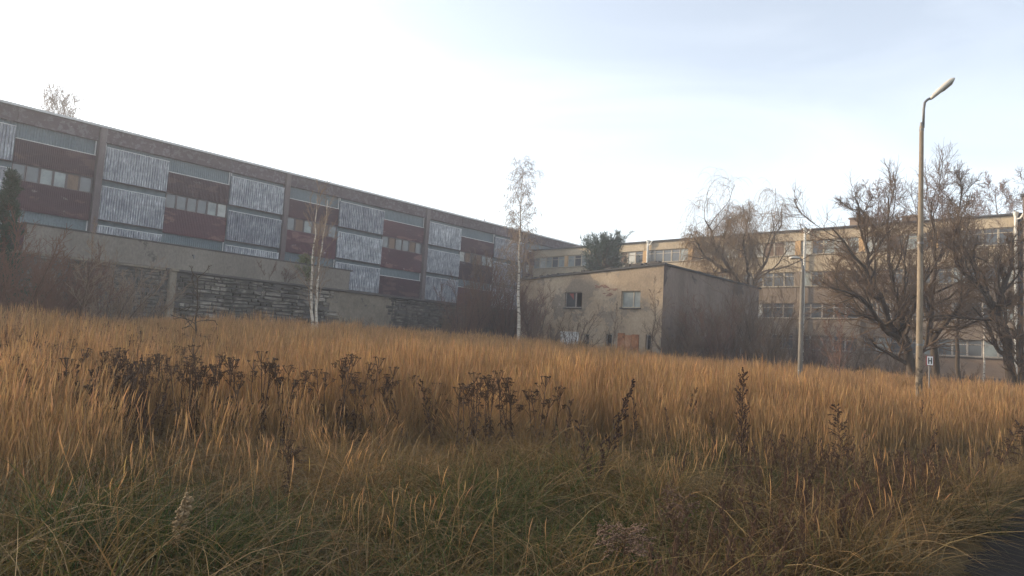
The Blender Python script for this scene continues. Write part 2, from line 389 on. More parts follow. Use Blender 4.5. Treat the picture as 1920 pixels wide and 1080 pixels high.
# one corrugated unit sheet, 1 m x 1 m, shared by every panel through the object's scale
def corr(name, m, ribs, depth):
    mb = MB(); prof = []
    for i in range(ribs):
        for u, d in ((0.0, 0), (0.28, 0), (0.40, -1), (0.86, -1), (0.98, 0)):
            prof.append(((i + u) / ribs, d * depth))
    prof.append((1.0, 0))
    n = len(prof); vv = []
    for z in (0, 0.34, 0.67, 1): vv += [(x, y, z) for x, y in prof]
    ff = [(r * n + i, r * n + i + 1, (r + 1) * n + i + 1, (r + 1) * n + i) for r in range(3) for i in range(n - 1)]
    vv += [(0, 0.04, 0), (1, 0.04, 0), (1, 0.04, 1), (0, 0.04, 1)]; o = 4 * n
    ff += [(o, o + 3, o + 2, o + 1), (0, 3 * n, o + 3, o), (n - 1, o + 1, o + 2, 4 * n - 1)]
    mb.add(vv, ff); return mb.mesh(name, m)
SILVER = corr('silver_sheet', MT['silver'], 26, 0.11)
RED = corr('red_sheet', MT['red'], 40, 0.018)
STRIP = corr('strip_sheet', MT['strip'], 30, 0.03)
def panel(name, me, x0, x1, y, z0, z1):
    return link(name, me, fac, (x0, y, z0), None, (x1 - x0, 1, z1 - z0))
def flash(x0, x1, y, z0, z1, parent=fac):
    mb = MB(); mb.box(x0, x1, y - 0.03, y + 0.03, z0, z1); return mb.build('flashing', MT['flashing'], parent)

def pane_row(parent, x0, x1, z0, z1, n, y, seed, frame_m, kinds, weights, fw=0.06, transom=None):
    """a band of windows: each window its own frame with a pane inside"""
    r = random.Random(seed); w = (x1 - x0) / n
    for i in range(n):
        a, b = x0 + i * w + 0.01, x0 + (i + 1) * w - 0.01
        mb = MB(); mb.box(a, b, y, y + .09, z1 - fw, z1); mb.box(a, b, y, y + .09, z0, z0 + fw)
        mb.box(a, a + fw, y + .002, y + .088, z0 + fw, z1 - fw); mb.box(b - fw, b, y + .002, y + .088, z0 + fw, z1 - fw)
        if transom: zz = z0 + (z1 - z0) * transom; mb.box(a + fw, b - fw, y + .004, y + .086, zz - .03, zz + .03)
        wo_ = mb.build('window', frame_m, parent)
        mb = MB(); tl = r.uniform(-.012, .012); mb.add([(a + fw, y + .05 + tl, z0 + fw), (b - fw, y + .05 - tl, z0 + fw), (b - fw, y + .05 - tl, z1 - fw), (a + fw, y + .05 + tl, z1 - fw)], [(0, 1, 2, 3)])
        mb.build('pane', MT[r.choices(kinds, weights)[0]], wo_)

cells = [(-.245, -.15, 's'), (-.15, -.06, 'r'), (-.06, .028, 's'), (.038, .122, 'r'), (.122, .212, 's'), (.212, .300, 'r'),
         (.309, .390, 's'), (.390, .4785, 'r'), (.4785, .565, 's'), (.574, .668, 'r'), (.668, .760, 's'), (.760, .855, 'r'),
         (.864, .949, 's'), (.949, 1.045, 'r'), (1.045, 1.135, 's'), (1.145, 1.24, 'r'), (1.24, 1.33, 's'), (1.33, 1.42, 'r'), (1.43, 1.52, 's'), (1.52, 1.62, 'r'), (1.62, 1.71, 's')]
for ci, (t0, t1, k) in enumerate(cells):
    x0, x1 = T(t0) + .04, T(t1) - .04
    # peeling fascia board below the eave, one length per cell
    mb = MB(); mb.cham(x0 - .035, x1 + .035, -0.12, 0.25, zF, zE - .12, .015); mb.build('fascia_board', MT['fascia'], fac)
    if k == 's':
        for (a, b) in ((.2283, .187), (.1773, .1348), (.1263, .0840), (.0755, .0560)):
            za, zb = H(a), max(H(b), 0.02)
            if za < 0.3: continue
            panel('silver_panel', SILVER, x0, x1, -0.10, zb, za)
            flash(x0, x1, -0.165, za + .004, za + .065)
            mb = MB(); mb.box(x0, x1, -0.19, 0.2, zb - .05, zb - .004) if zb > .1 else mb.box(x0, x1, -0.1, 0.2, 0.0, 0.015)
            mb.build('panel_ledge', MT['column'], fac)
        panel('grey_strip', STRIP, x0, x1, 0.21, H(.2283) + .08, zF)
        flash(x0 + .02, x0 + .09, 0.1, H(.2283) + .08, zF - .004)
    else:
        panel('grey_strip', STRIP, x0, x1, 0.20, H(.215) + .08, zF)
        flash(x0, x1, -0.0, H(.215) + .003, H(.215) + .07)
        flash(x1 - .10, x1 - .03, 0.06, H(.215) + .075, zF - .004)
        panel('red_panel', RED, x0, x1, -0.02, H(.1864), H(.215))
        panel('red_panel', RED, x0, x1, -0.02, H(.1308), H(.1657))
        pane_row(fac, x0, x1, H(.1657) + .02, H(.1864) - .02, 6, 0.08, 40 + ci, MT['column'],
                 ['glass_grey', 'glass', 'board', 'glass_pale'], [3, 3.5, 2.2, 1.6], 0.07)
        panel('grey_strip', STRIP, x0, x1, 0.20, H(.1157) + .08, H(.1308))
        flash(x0, x1, 0.0, H(.1157) + .003, H(.1157) + .07)
        flash(x1 - .10, x1 - .03, 0.06, H(.1157) + .075, H(.1308) - .004)
        panel('red_panel', RED, x0, x1, -0.02, H(.0840), H(.1157))
        if H(.0840) > .2:
            panel('red_panel', RED, x0, x1, -0.02, 0.0, H(.0840) - .02)
for t_ in (-.25, .033, .3045, .5695, .8595, 1.140, 1.425):
    x = T(t_); mb = MB(); mb.cham(x - .26, x + .26, -0.35, 0.25, 0, zE - .13, .04); mb.build('column', MT['column'], fac)

# ------------------------------------------------------------------ retaining wall of layered stone and the grey parapet on it
WALLTOP = .083 * D_WALL + EYE
TW = lambda k: k * D_WALL
zb = 0.2
sw = tag(empty('stone_wall', (pA[0], pA[1], zb), ROT_A), 'weathered layered stone retaining wall below the factory, half hidden by dry grass', 'wall')
hw = WALLTOP - zb
mb = MB(); mb.box(-22, 56, 0.10, 0.5, -.3, hw - .16); mb.build('wall_core', MT['mortar'], sw)
mb = MB(); mb.cham(TW(.40), 56, -0.16, 0.5, hw - .155, hw, .02); mb.build('coping', MT['coping'], sw)
mb = MB(); mb.cham(-22, TW(.40) - .01, -0.10, 0.5, hw - .155, hw - .03, .02); mb.build('coping', MT['plaster_old'], sw)
mb = MB(); mb.cham(TW(.405), TW(.405) + .42, -0.20, 0.099, -.3, hw - .16, .05); mb.box(TW(.405) - .06, TW(.405) + .48, -.28, -.165, hw - .15, hw + .02); mb.build('pier', MT['plaster_old'], sw)
# smooth rendered stretch in the middle
mb = MB()
cols_, rows_ = 46, 16
x0, x1 = TW(.655), TW(.80); zz0, zz1 = 0.0, hw - .165
gv = [(x0 + (x1 - x0) * i / cols_, 0.03 - 0.05 * abs(math.sin(i * .7) * math.cos(j * .9)) * .4, zz0 + (zz1 - zz0) * j / rows_) for j in range(rows_ + 1) for i in range(cols_ + 1)]
gf = []
for j in range(rows_):
    for i in range(cols_):
        edge = min(i, cols_ - 1 - i)
        if edge < 3 and random.random() < .35 + .2 * (2 - edge): continue
        gf.append((j * (cols_ + 1) + i, j * (cols_ + 1) + i + 1, (j + 1) * (cols_ + 1) + i + 1, (j + 1) * (cols_ + 1) + i))
mb.add(gv, gf); pl = mb.build('render_coat', MT['plaster_old'], sw)
sm = pl.modifiers.new('solid', 'SOLIDIFY'); sm.thickness = 0.045; sm.offset = -1
stones = []
for k in range(8):
    r = random.Random(k); mb = MB(); j = lambda a=.07: r.uniform(-a, a)
    fr = [(0.04 + j(.03), -0.5 + j(.2), .10 + j()), (.96 + j(.03), -0.5 + j(.2), .10 + j()), (.96 + j(.03), -0.5 + j(.2), .90 + j()), (.04 + j(.03), -0.5 + j(.2), .90 + j())]
    md = [(0.0, 0.1, 0), (1, 0.1, 0), (1, 0.1, 1), (0, 0.1, 1)]; bk = [(0, 1, 0), (1, 1, 0), (1, 1, 1), (0, 1, 1)]
    mb.add(fr + md + bk, [(0, 1, 2, 3)] + [(4 + i, 4 + (i + 1) % 4, (i + 1) % 4, i) for i in range(4)] + [(8 + i, 8 + (i + 1) % 4, 4 + (i + 1) % 4, 4 + i) for i in range(4)])
    stones.append(mb.mesh('stone', MT['stone']))
spots = []
z = 0.0
while z < hw - .2:
    ch = min(random.uniform(.14, .32), hw - .165 - z)
    if ch < .05: break
    x = -6.0 + random.uniform(-.4, 0)
    while x < TW(1.16):
        w = random.choice([random.uniform(.25, .6), random.uniform(.5, 1.5)])
        xc = x + w / 2
        inside = (TW(.405) - .02 < xc < TW(.405) + .45) or (TW(.672) < xc < TW(.785))
        if not inside and random.random() > .09: spots.append((x, z, w - .05, ch - .045))
        x += w
    z += ch
spots.sort(key=lambda s_: (0 if TW(.38) < s_[0] < TW(1.0) else 1, abs(s_[0] - TW(.55)), -s_[1]))
rest = MB()
for i, (x, z, w, h) in enumerate(spots):
    if i < 300: link('stone', stones[i % 8], sw, (x, 0.06 + random.uniform(-.09, .03), z), (0, random.gauss(0, .022), 0), (w, random.uniform(.1, .3), h * random.uniform(.8, 1.05)))
    else: rest.cham(x, x + w, 0.0 + random.uniform(-.04, .04), .12, z, z + h, .03)
if rest.v: tag(rest.build('stonework', MT['stone'], sw), kind='stuff')

pz = .1175 * D_WALL + EYE
pw = tag(empty('concrete_parapet', (pA[0], pA[1], WALLTOP), ROT_A), 'plain grey rendered parapet wall standing on top of the stone wall', 'wall')
mb = MB(); mb.box(TW(.235), TW(.700), 0.05, 0.40, 0.003, pz - WALLTOP - .09); mb.build('wall', MT['parapet'], pw)
mb = MB(); mb.cham(TW(.230), TW(.705), -0.01, 0.46, pz - WALLTOP - .087, pz - WALLTOP, .02); mb.build('coping', MT['coping'], pw)
mb = MB(); mb.tube([(TW(.435), 0.04, 1.0), (TW(.435), -.12, 1.0), (TW(.435), -.16, .8)], .05, 7); mb.build('drain_spout', MT['metal'], pw)

# ------------------------------------------------------------------ two-storey shed
pS = place_B(D_SHED)
gz = 0.1
shed = tag(empty('plaster_shed', (pS[0], pS[1], gz), ROT_B), 'two-storey derelict shed with stained beige plaster front and dark side', 'building')
TS = lambda k: -k * D_SHED
HS = lambda k: k * D_SHED + EYE - gz
xl, xr = TS(.965), TS(.6385); DEP = 14.6
ztl, ztr = HS(.1368), HS(.1545)
zt = lambda x: ztl + (ztr - ztl) * (x - xl) / (xr - xl)
zbk = HS(.1500)
openings = []   # x0,x1,z0,z1
def shed_x(px): # the picture column where the front stands -> distance along the front
    r = ray(px, 600); k = D_SHED / (r[0] * nB[0] + r[1] * nB[1]); return -(r[0] * k * dB[0] + r[1] * k * dB[1])
win1 = (shed_x(1057), shed_x(1089), HS(.0832), HS(.1121)); win2 = (shed_x(1163), shed_x(1199), HS(.0832), HS(.1121))
ZD = HS(.0235)
door = (shed_x(1051), shed_x(1087), 0.0, HS(.0386)); slot = (shed_x(1096), shed_x(1106), HS(.0176), HS(.0365))
hole = (shed_x(1137), shed_x(1149), HS(.0160), HS(.0378)); hole2 = (shed_x(1212), shed_x(1223), HS(.0135), HS(.0388)); rust = (shed_x(1160), shed_x(1200), 0.0, HS(.0388))
ops = sorted([win1, win2, door, slot, hole, hole2])
# front wall as a grid with openings cut out
xs = sorted(set([xl, xr] + [v for o in ops for v in o[:2]])); zs = sorted(set([0.0] + [v for o in ops for v in o[2:]] + [HS(.125)]))
mb = MB(); th = .32
for i in range(len(xs) - 1):
    for j in range(len(zs) - 1):
        xm, zm = (xs[i] + xs[i + 1]) / 2, (zs[j] + zs[j + 1]) / 2
        if any(o[0] < xm < o[1] and o[2] < zm < o[3] for o in ops): continue
        mb.add([(xs[i], 0, zs[j]), (xs[i + 1], 0, zs[j]), (xs[i + 1], 0, zs[j + 1]), (xs[i], 0, zs[j + 1])], [(0, 1, 2, 3)])
zl = zs[-1]
for i in range(len(xs) - 1):
    mb.add([(xs[i], 0, zl), (xs[i + 1], 0, zl), (xs[i + 1], 0, zt(xs[i + 1])), (xs[i], 0, zt(xs[i]))], [(0, 1, 2, 3)])
for (a, b, c, d) in ops:      # reveals
    mb.add([(a, 0, c), (b, 0, c), (b, 0, d), (a, 0, d), (a, th, c), (b, th, c), (b, th, d), (a, th, d)], [(0, 4, 5, 1), (1, 5, 6, 2), (2, 6, 7, 3), (3, 7, 4, 0)])
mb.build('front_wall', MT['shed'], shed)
mb = MB()
mb.add([(xl, 0, 0), (xl, DEP, 0), (xl, DEP, zbk - .5), (xl, 0, ztl)], [(0, 3, 2, 1)])
mb.add([(xl, DEP, 0), (xr, DEP, 0), (xr, DEP, zbk), (xl, DEP, zbk - .5)], [(0, 3, 2, 1)])
mb.add([(xl + .02, .4, 0), (xr - .02, .4, 0), (xr - .02, .4, 5), (xl + .02, .4, 5)], [(0, 1, 2, 3)])
mb.build('back_wall', MT['dark'], shed)
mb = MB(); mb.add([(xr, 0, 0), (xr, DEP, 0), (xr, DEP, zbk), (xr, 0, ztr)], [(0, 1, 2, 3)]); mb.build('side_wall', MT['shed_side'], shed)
mb = MB(); e_ = .14
top = [(xl - e_, -e_, ztl), (xr + e_, -e_, ztr), (xr + e_, DEP + e_, zbk), (xl - e_, DEP + e_, zbk - .5)]
mb.add([(x, y, z + .004) for x, y, z in top] + [(x, y, z + .12) for x, y, z in top], [(0, 3, 2, 1), (4, 5, 6, 7), (0, 1, 5, 4), (1, 2, 6, 5), (2, 3, 7, 6), (3, 0, 4, 7)])
srf = mb.build('roof', MT['roof'], shed)
mb = MB()                                              # ragged tar felt, moss and rubble along the eave
r = random.Random(4)
for i in range(46):
    x = r.uniform(xl, xr); w = r.uniform(.1, .6); z0 = zt(x) + .125; hh = r.uniform(.03, .12) * (1.8 if x > TS(.74) else 1)
    mb.cham(x, min(x + w, xr), -e_ + r.uniform(-.03, .1), .4, z0, z0 + hh, .02)
tag(mb.build('roof_rubble', MT['coping'], srf), kind='stuff')
def shed_window(o, sash):
    a, b, c, d = o; fw = .07
    mb = MB(); y = .12
    mb.box(a, b, y, y + .08, d - fw, d - .003); mb.box(a, b, y, y + .08, c + .003, c + fw); mb.box(a + .002, a + fw, y + .002, y + .078, c + fw, d - fw); mb.box(b - fw, b - .002, y + .002, y + .078, c + fw, d - fw)
    m_ = a + (b - a) * .60; mb.box(m_ - .05, m_ + .05, y + .003, y + .075, c + fw, d - fw)
    w_ = mb.build('window', MT['pale_frame'] if sash == 2 else MT['frame'], shed)
    for q, (u, v) in enumerate(((a + fw, m_ - .05), (m_ + .05, b - fw))):
        mb = MB(); mb.add([(u, y + .04, c + fw), (v, y + .04, c + fw), (v, y + .04, d - fw), (u, y + .04, d - fw)], [(0, 1, 2, 3)])
        if sash == 1 and q == 1: continue               # the right pane of this window is gone
        mb.build('pane', MT['glass'] if sash == 1 else MT['glass_grey'], w_)
    mb = MB(); mb.cham(a - .08, b + .08, -.12, .1, c - .07, c - .004, .015); mb.build('sill', MT['coping'], w_)
    if sash == 1:
        mb = MB(); mb.add([(a + .3, y + .02, d - .1), (a + .75, y + .02, d - .1), (a + .8, y + .02, d - .62), (a + .7, y + .03, d - .5)], [(0, 1, 2, 3)]); mb.build('curtain_scrap', MT['sign_red'], w_)
shed_window(win1, 1); shed_window(win2, 2)
a, b, c, d = door
mb = MB(); mb.box(a + .05, b - .05, .05, .1, .02, d - .05); dr = mb.build('door', MT['white'], shed)
mb = MB(); mb.box(a + .01, b - .01, -.02, .047, d - .048, d + .03); mb.box(a + (b - a) * .55, a + (b - a) * .57, .03, .048, .1, d - .05); mb.build('door_frame', MT['white'], dr)
a, b, c, d = rust
mb = MB(); n_ = 3
for i in range(n_): mb.cham(a + (b - a) * i / n_ + .01, a + (b - a) * (i + 1) / n_ - .01, -.05 - .012 * i, -.004, .05, d + random.uniform(-.1, .05), .012)
mb.build('rusty_gate', MT['rust'], shed)
for (a, b, c, d) in (hole, hole2, slot):                 # broken frames left in the small openings
    mb = MB(); mb.box(a + .03, a + .09, .1, .16, c, d); mb.box(b - .09, b - .03, .1, .16, c, d); mb.box(a + .09, b - .09, .1, .16, d - .06, d); mb.build('opening_frame', MT['frame'], shed)
r = random.Random(8); q = MB(); q.cham(0, .25, -.018, .05, 0, .075, .012); bkm = q.mesh('brick', MT['brick'])
for (px0, k0, rows, n_) in ((1128, .1035, 4, 3), (1112, .1180, 3, 5), (1136, .1130, 2, 3)):
    for j in range(rows):
        for i in range(n_):
            if r.random() < .3: continue
            link('brick', bkm, shed, (shed_x(px0) + i * .27 + (j % 2) * .13, r.uniform(0, .012), HS(k0) + j * .088))

# ------------------------------------------------------------------ office building across the back
pO = place_B(D_OFFICE)
gzo = 0.4
off = tag(empty('office_building', (pO[0], pO[1], gzo), ROT_B), 'four-storey ochre office block with window bands behind the bare trees', 'building')
TO = lambda k: -k * D_OFFICE
HO = lambda k: k * D_OFFICE + EYE - gzo
ox0, ox1 = TO(.945), TO(.156)
zEo = HO(.1952)
mb = MB(); mb.box(ox0, ox1, .30, 14, 0, zEo - .1); mb.build('core', MT['dark'], off)
mb = MB(); mb.box(ox0, ox1 + .15, -.25, 14.2, zEo - .097, zEo + .05); orf = mb.build('roof', MT['roof'], off)
bands = []          # spandrels between the window rows
tops = [(.1952 - .0014, .1800)] + [(.1585 - .0450 * k, .1800 - .0450 * (k + 1)) for k in range(3)]
mods = [TO(.158) - i * 6.35 for i in range(10)]; mods = [m_ for m_ in mods if m_ > ox0 - 3] + [ox0]
mods = sorted(set(mods))
for k, (a, b) in enumerate(tops):
    for i in range(len(mods) - 1):
        mb = MB(); mb.cham(mods[i] + .012, mods[i + 1] - .012, -.0, .30, HO(b), HO(a), .02); mb.build('spandrel_panel', MT['office'] if k < 2 else MT['office_low'], off)  # lower spandrels take the render with shade in its colour
    if k:
        mb = MB(); mb.cham(ox0, ox1, -.14, .1, HO(a) - .002 - .0, HO(a) + .06, .015); mb.build('sill', MT['pale_frame'], off)
mb = MB(); mb.box(ox0, ox1, -.03, .30, 0, HO(.0235)); mb.build('plinth', MT['tower'], off)  # dark brown render, partly in place of the shade down here
mb = MB(); mb.cham(ox0, ox1, -.22, .1, HO(.0235) + .003, HO(.0235) + .12, .02); mb.build('ledge', MT['parapet'], off)
mb = MB(); mb.cham(ox0, ox1, -.12, .1, 1.1, 1.25, .02); mb.build('ledge', MT['coping'], off)
for k in range(4):
    z1, z0 = HO(.1800 - .045 * k), HO(.1585 - .045 * k) + (.125 if k == 3 else .062)
    for i in range(len(mods) - 1):
        a, b = mods[i], mods[i + 1]
        if b - a < 2: continue
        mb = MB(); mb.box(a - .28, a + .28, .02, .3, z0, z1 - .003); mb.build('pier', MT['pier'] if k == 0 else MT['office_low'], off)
        if k == 0: pane_row(off, a + .29, b - .29, z0, z1 - .003, 5, .14, 300 + i * 7 + k, MT['pale_frame'], ['glass_grey', 'glass_pale', 'glass', 'board'], [3.2, 1.2, 3, .8], .07, .72)
        else: pane_row(off, a + .29, b - .29, z0, z1 - .003, 5, .14, 300 + i * 7 + k, MT['pale_frame'] if k == 1 else MT['frame'], ['glass', 'glass_grey', 'glass_pale', 'board'], [7, 1.2, .2, .8], .07, .72)
def drain(x):
    mb = MB(); mb.tube([(x, -.30, 0), (x, -.30, zEo - .3)], .13, 8)
    mb.tube([(x, -.30, zEo - .3), (x, -.30, zEo + .12)], [.13, .24], 8)
    mb.tube([(x + .02, -.32, zEo - .55), (x + .35, -.34, zEo - .45), (x + .55, -.32, zEo - .1), (x + .6, -.28, zEo + .02)], .09, 7)
    mb.build('drainpipe', MT['pipe'], off)
def off_x(px):
    r = ray(px, 470); k = D_OFFICE / (r[0] * nB[0] + r[1] * nB[1]); return -(r[0] * k * dB[0] + r[1] * k * dB[1])
for px in (1217, 1511, 1906): drain(off_x(px))
for px, y, w, h, nm in ((1212, 3, 2.2, .55, 'roof_vent'), (1400, 4, 1.8, .5, 'roof_vent'), (1590, 3, 1.9, 1.35, 'chimney'), (1062, 8, 1.3, 1.2, 'chimney'), (1690, 3, 1.6, 1.1, 'chimney')):
    x = off_x(px); mb = MB()
    if nm == 'roof_vent':
        mb.tube([(x, y, zEo), (x, y, zEo + h * .5), (x, y, zEo + h * .85), (x, y, zEo + h)], [w / 2, w / 2, w * .36, w * .12], 12)
    else:
        mb.cham(x - w / 2, x + w / 2, y, y + w, zEo + .05, zEo + h, .05); mb.box(x - w / 2 - .1, x + w / 2 + .1, y - .1, y + w + .1, zEo + h + .003, zEo + h + .14)
    mb.build(nm, MT['parapet'] if nm == 'roof_vent' else MT['tower'], orf)
x = off_x(1082); mb = MB(); mb.tube([(x, 9, zEo), (x, 9, zEo + 3.4)], .03, 5); mb.build('antenna', MT['metal'], orf)

tow = tag(empty('stair_tower', (pO[0], pO[1], gzo), ROT_B), 'brown rendered stair tower at the right end of the office block', 'building')
mb = MB(); mb.box(ox1 + .35, ox1 + 9, -.9, 13, 0, zEo + 1.3); mb.build('wall', MT['tower'], tow)
mb = MB(); mb.box(ox1 + .20, ox1 + 9.2, -1.1, 13.2, zEo + 1.303, zEo + 1.5); mb.build('roof', MT['roof'], tow)
for k in range(4):
    pane_row(tow, ox1 + 3, ox1 + 6, HO(.1585 - .045 * k), HO(.18 - .045 * k), 3, -.98, 900 + k, MT['frame'], ['glass'], [1])

# ------------------------------------------------------------------ lamp posts and the hydrant sign
def lamp_post(px, depth, top_z, label, r0, r1, mat_, arm_pts, head_a, head_b, hw_, hh_):
    b = on_ground(px, depth)
    lp = tag(empty('lamp_post', b), label, 'lamp post', 'lamp posts along the field')
    b = Vector(b); mb = MB(); hp = top_z - b.z
    mb.tube([(0, 0, -.2), (0, 0, hp * .5), (0, 0, hp - .02), (0, 0, hp)], [r0, (r0 + r1) / 2, r1, r1 * .8], 12); mb.build('pole', mat_, lp, smooth=True)
    mb = MB(); mb.tube([(0, 0, hp - .12), (0, 0, hp + .10)], [r1 * 1.12, r1 * .7], 10); mb.build('collar', MT['metal'], lp)
    for u in (.30, .62):
        q = r0 + (r1 - r0) * u; mb = MB(); mb.tube([(0, 0, hp * u), (0, 0, hp * u + .05)], [q + .007, q + .006], 12); mb.build('band', MT['metal'], lp)
    mb = MB(); mb.tube([Vector(p) - b for p in arm_pts], .032, 8); mb.build('arm', MT['metal'], lp, smooth=True)
    A_, B_ = Vector(head_a) - b, Vector(head_b) - b; d = (B_ - A_); Ln = d.length; d.normalize()
    side = d.cross(Vector((0, 0, 1))).normalized(); up = side.cross(d)
    prof = [(0, .40, .45), (.10, .62, .7), (.35, .85, .95), (.7, 1, 1), (.92, .9, .8), (1, .55, .45)]
    vv = []; k = 10
    for u, w, h in prof:
        for j in range(k):
            a_ = 2 * math.pi * j / k; sv = math.sin(a_)
            vv.append(A_ + d * (u * Ln) + side * (math.cos(a_) * w * hw_) + up * (sv * h * hh_ * (1 if sv > 0 else .55)))
    n = len(prof); ff = [(i * k + j, (i + 1) * k + j, (i + 1) * k + (j + 1) % k, i * k + (j + 1) % k) for i in range(n - 1) for j in range(k)]
    ff += [tuple(range(k)), tuple((n - 1) * k + j for j in range(k - 1, -1, -1))]
    mb = MB(); mb.add(vv, ff); hd = mb.build('lamp_head', MT['lamp_shell'], lp, smooth=True)
    mb = MB(); vv = []
    for u, w, dz in ((.40, .62, .42), (.50, .8, .75), (.82, .8, .8), (.93, .55, .42)):
        for s_ in (-1, 0, 1): vv.append(A_ + d * (u * Ln) + side * (s_ * w * hw_) - up * (hh_ * (dz if s_ == 0 else .40)))
    ff = [(i * 3 + j, i * 3 + j + 1, (i + 1) * 3 + j + 1, (i + 1) * 3 + j) for i in range(3) for j in range(2)]
    mb.add(vv, ff); mb.build('lens', MT['lamp_glass'], hd)
    return lp
dl = 17.7
lamp_post(1722, dl, float(at(1731, 237, dl)[2]), 'tall tapered concrete lamp post with upturned lamp head beside the H sign', .088, .052, MT['concrete'],
          [at(1731, 240, dl), at(1732, 205, dl), at(1734, 192, dl), at(1739, 187, dl), at(1747, 183, dl)], at(1745, 186, dl), at(1789, 148, dl - .15), .125, .095)
dl = 24
lamp_post(1498, dl, float(at(1503, 503, dl)[2]), 'short grey concrete lamp post with drooping arm in front of the thicket', .092, .060, MT['concrete_grey'],
          [at(1503, 506, dl), at(1504, 493, dl), at(1503, 487, dl), at(1500, 484.5, dl), at(1494, 484, dl)], at(1499, 484, dl), at(1481, 484, dl - .12), .10, .06)

b = on_ground(1743, 19.3)
sg = tag(empty('hydrant_sign', b), 'small white sign with a black letter H beside the tall lamp post', 'sign')
c = Vector(at(1743.5, 676.5, 19.3)) - Vector(b)
mb = MB(); mb.tube([(0, .03, -.2), (c.x, .03, c.z + .05)], .018, 8); mb.build('post', MT['metal'], sg)
mb = MB(); mb.box(c.x - .098, c.x + .098, -.002, .010, c.z - .133, c.z + .133); mb.build('border', MT['sign_red'], sg)
mb = MB(); mb.box(c.x - .080, c.x + .080, -.008, -.004, c.z - .118, c.z + .118); mb.build('plate', MT['sign_white'], sg)
mb = MB()
mb.box(c.x - .052, c.x - .024, -.014, -.010, c.z - .085, c.z + .085); mb.box(c.x + .024, c.x + .052, -.014, -.010, c.z - .085, c.z + .085); mb.box(c.x - .0235, c.x + .0235, -.014, -.010, c.z - .015, c.z + .015)
mb.build('letter', MT['black'], sg)

# ------------------------------------------------------------------ bare trees
def norm(a): return a / np.maximum(np.linalg.norm(a, axis=-1, keepdims=True), 1e-9)
def tubes(P, R, k):
    N, n, _ = P.shape
    Tn = np.empty_like(P); Tn[:, 1:-1] = P[:, 2:] - P[:, :-2]; Tn[:, 0] = P[:, 1] - P[:, 0]; Tn[:, -1] = P[:, -1] - P[:, -2]; Tn = norm(Tn)
    ref = np.where(np.abs(Tn[:, :1, 2:3]) > .8, np.array([1.0, 0.1, 0]), np.array([0.05, 0.1, 1.0]))
    U = norm(np.cross(Tn, np.broadcast_to(ref, Tn.shape))); W_ = np.cross(Tn, U)
    a = np.arange(k) * 2 * np.pi / k
    V_ = P[:, :, None] + R[:, :, None, None] * (np.cos(a)[None, None, :, None] * U[:, :, None] + np.sin(a)[None, None, :, None] * W_[:, :, None])
    base = (np.arange(N) * n * k)[:, None, None]; i = (np.arange(n - 1) * k)[None, :, None]; j = np.arange(k)[None, None, :]; j2 = (j + 1) % k
    F_ = np.stack([base + i + j, base + i + j2, base + i + k + j2, base + i + k + j], -1).reshape(-1, 4)
    return V_.reshape(-1, 3), F_
def join(parts):
    vs_, fs, o = [], [], 0
    for v, f in parts: vs_.append(v); fs.append(f + o); o += len(v)
    return np.concatenate(vs_), np.concatenate(fs)
def resample(pts, n):
    pts = np.asarray(pts, float); d = np.r_[0, np.cumsum(np.linalg.norm(np.diff(pts, axis=0), axis=1))]
    u = np.linspace(0, d[-1], n)
    # smooth through the given joints
    out = np.stack([np.interp(u, d, pts[:, i]) for i in range(3)], 1)
    for _ in range(2): out[1:-1] = .25 * out[:-2] + .5 * out[1:-1] + .25 * out[2:]
    return out
def kids(P, R, n, u0, ang, ang_sd, ratio, rr, g, taper=.6, plen=None, u1=1.0):
    """child branch starts on parents P (N,m,3)"""
    N, m, _ = P.shape
    L_ = np.linalg.norm(np.diff(P, axis=1), axis=2).sum(1) if plen is None else plen
    u = (u0 + (u1 - u0) * ((np.arange(n)[None] + g.random((N, n))) / n)) * (m - 1) * .999
    i = np.minimum(u.astype(int), m - 2); f_ = (u - i)[..., None]
    ix = np.arange(N)[:, None]
    p = P[ix, i] * (1 - f_) + P[ix, i + 1] * f_; r = R[ix, i] * (1 - f_[..., 0]) + R[ix, i + 1] * f_[..., 0]
    t = norm(P[ix, i + 1] - P[ix, i])
    q = norm(np.cross(t, norm(g.normal(size=t.shape))))
    a = np.radians(ang + ang_sd * g.normal(size=(N, n)))[..., None]
    d = t * np.cos(a) + q * np.sin(a)
    ln = L_[:, None] * ratio * (1 - taper * (u / (m - 1))) * g.uniform(.6, 1.25, (N, n))
    return p.reshape(-1, 3), d.reshape(-1, 3), ln.ravel(), (r * rr).ravel()
def grow(p, d, ln, r, n, gnarl, trop, g, tip=.35, rmin=.004, tropv=(0, 0, 1)):
    N = len(p); P = np.empty((N, n + 1, 3)); P[:, 0] = p; d = norm(d); tv = np.array(tropv, float)
    for i in range(n):
        d = norm(d + g.normal(size=(N, 3)) * gnarl + tv * trop * (1 + i / n))
        P[:, i + 1] = P[:, i] + d * (ln / n)[:, None]
    f_ = np.linspace(1, tip, n + 1)[None]
    return P, np.maximum(r[:, None] * f_, rmin)

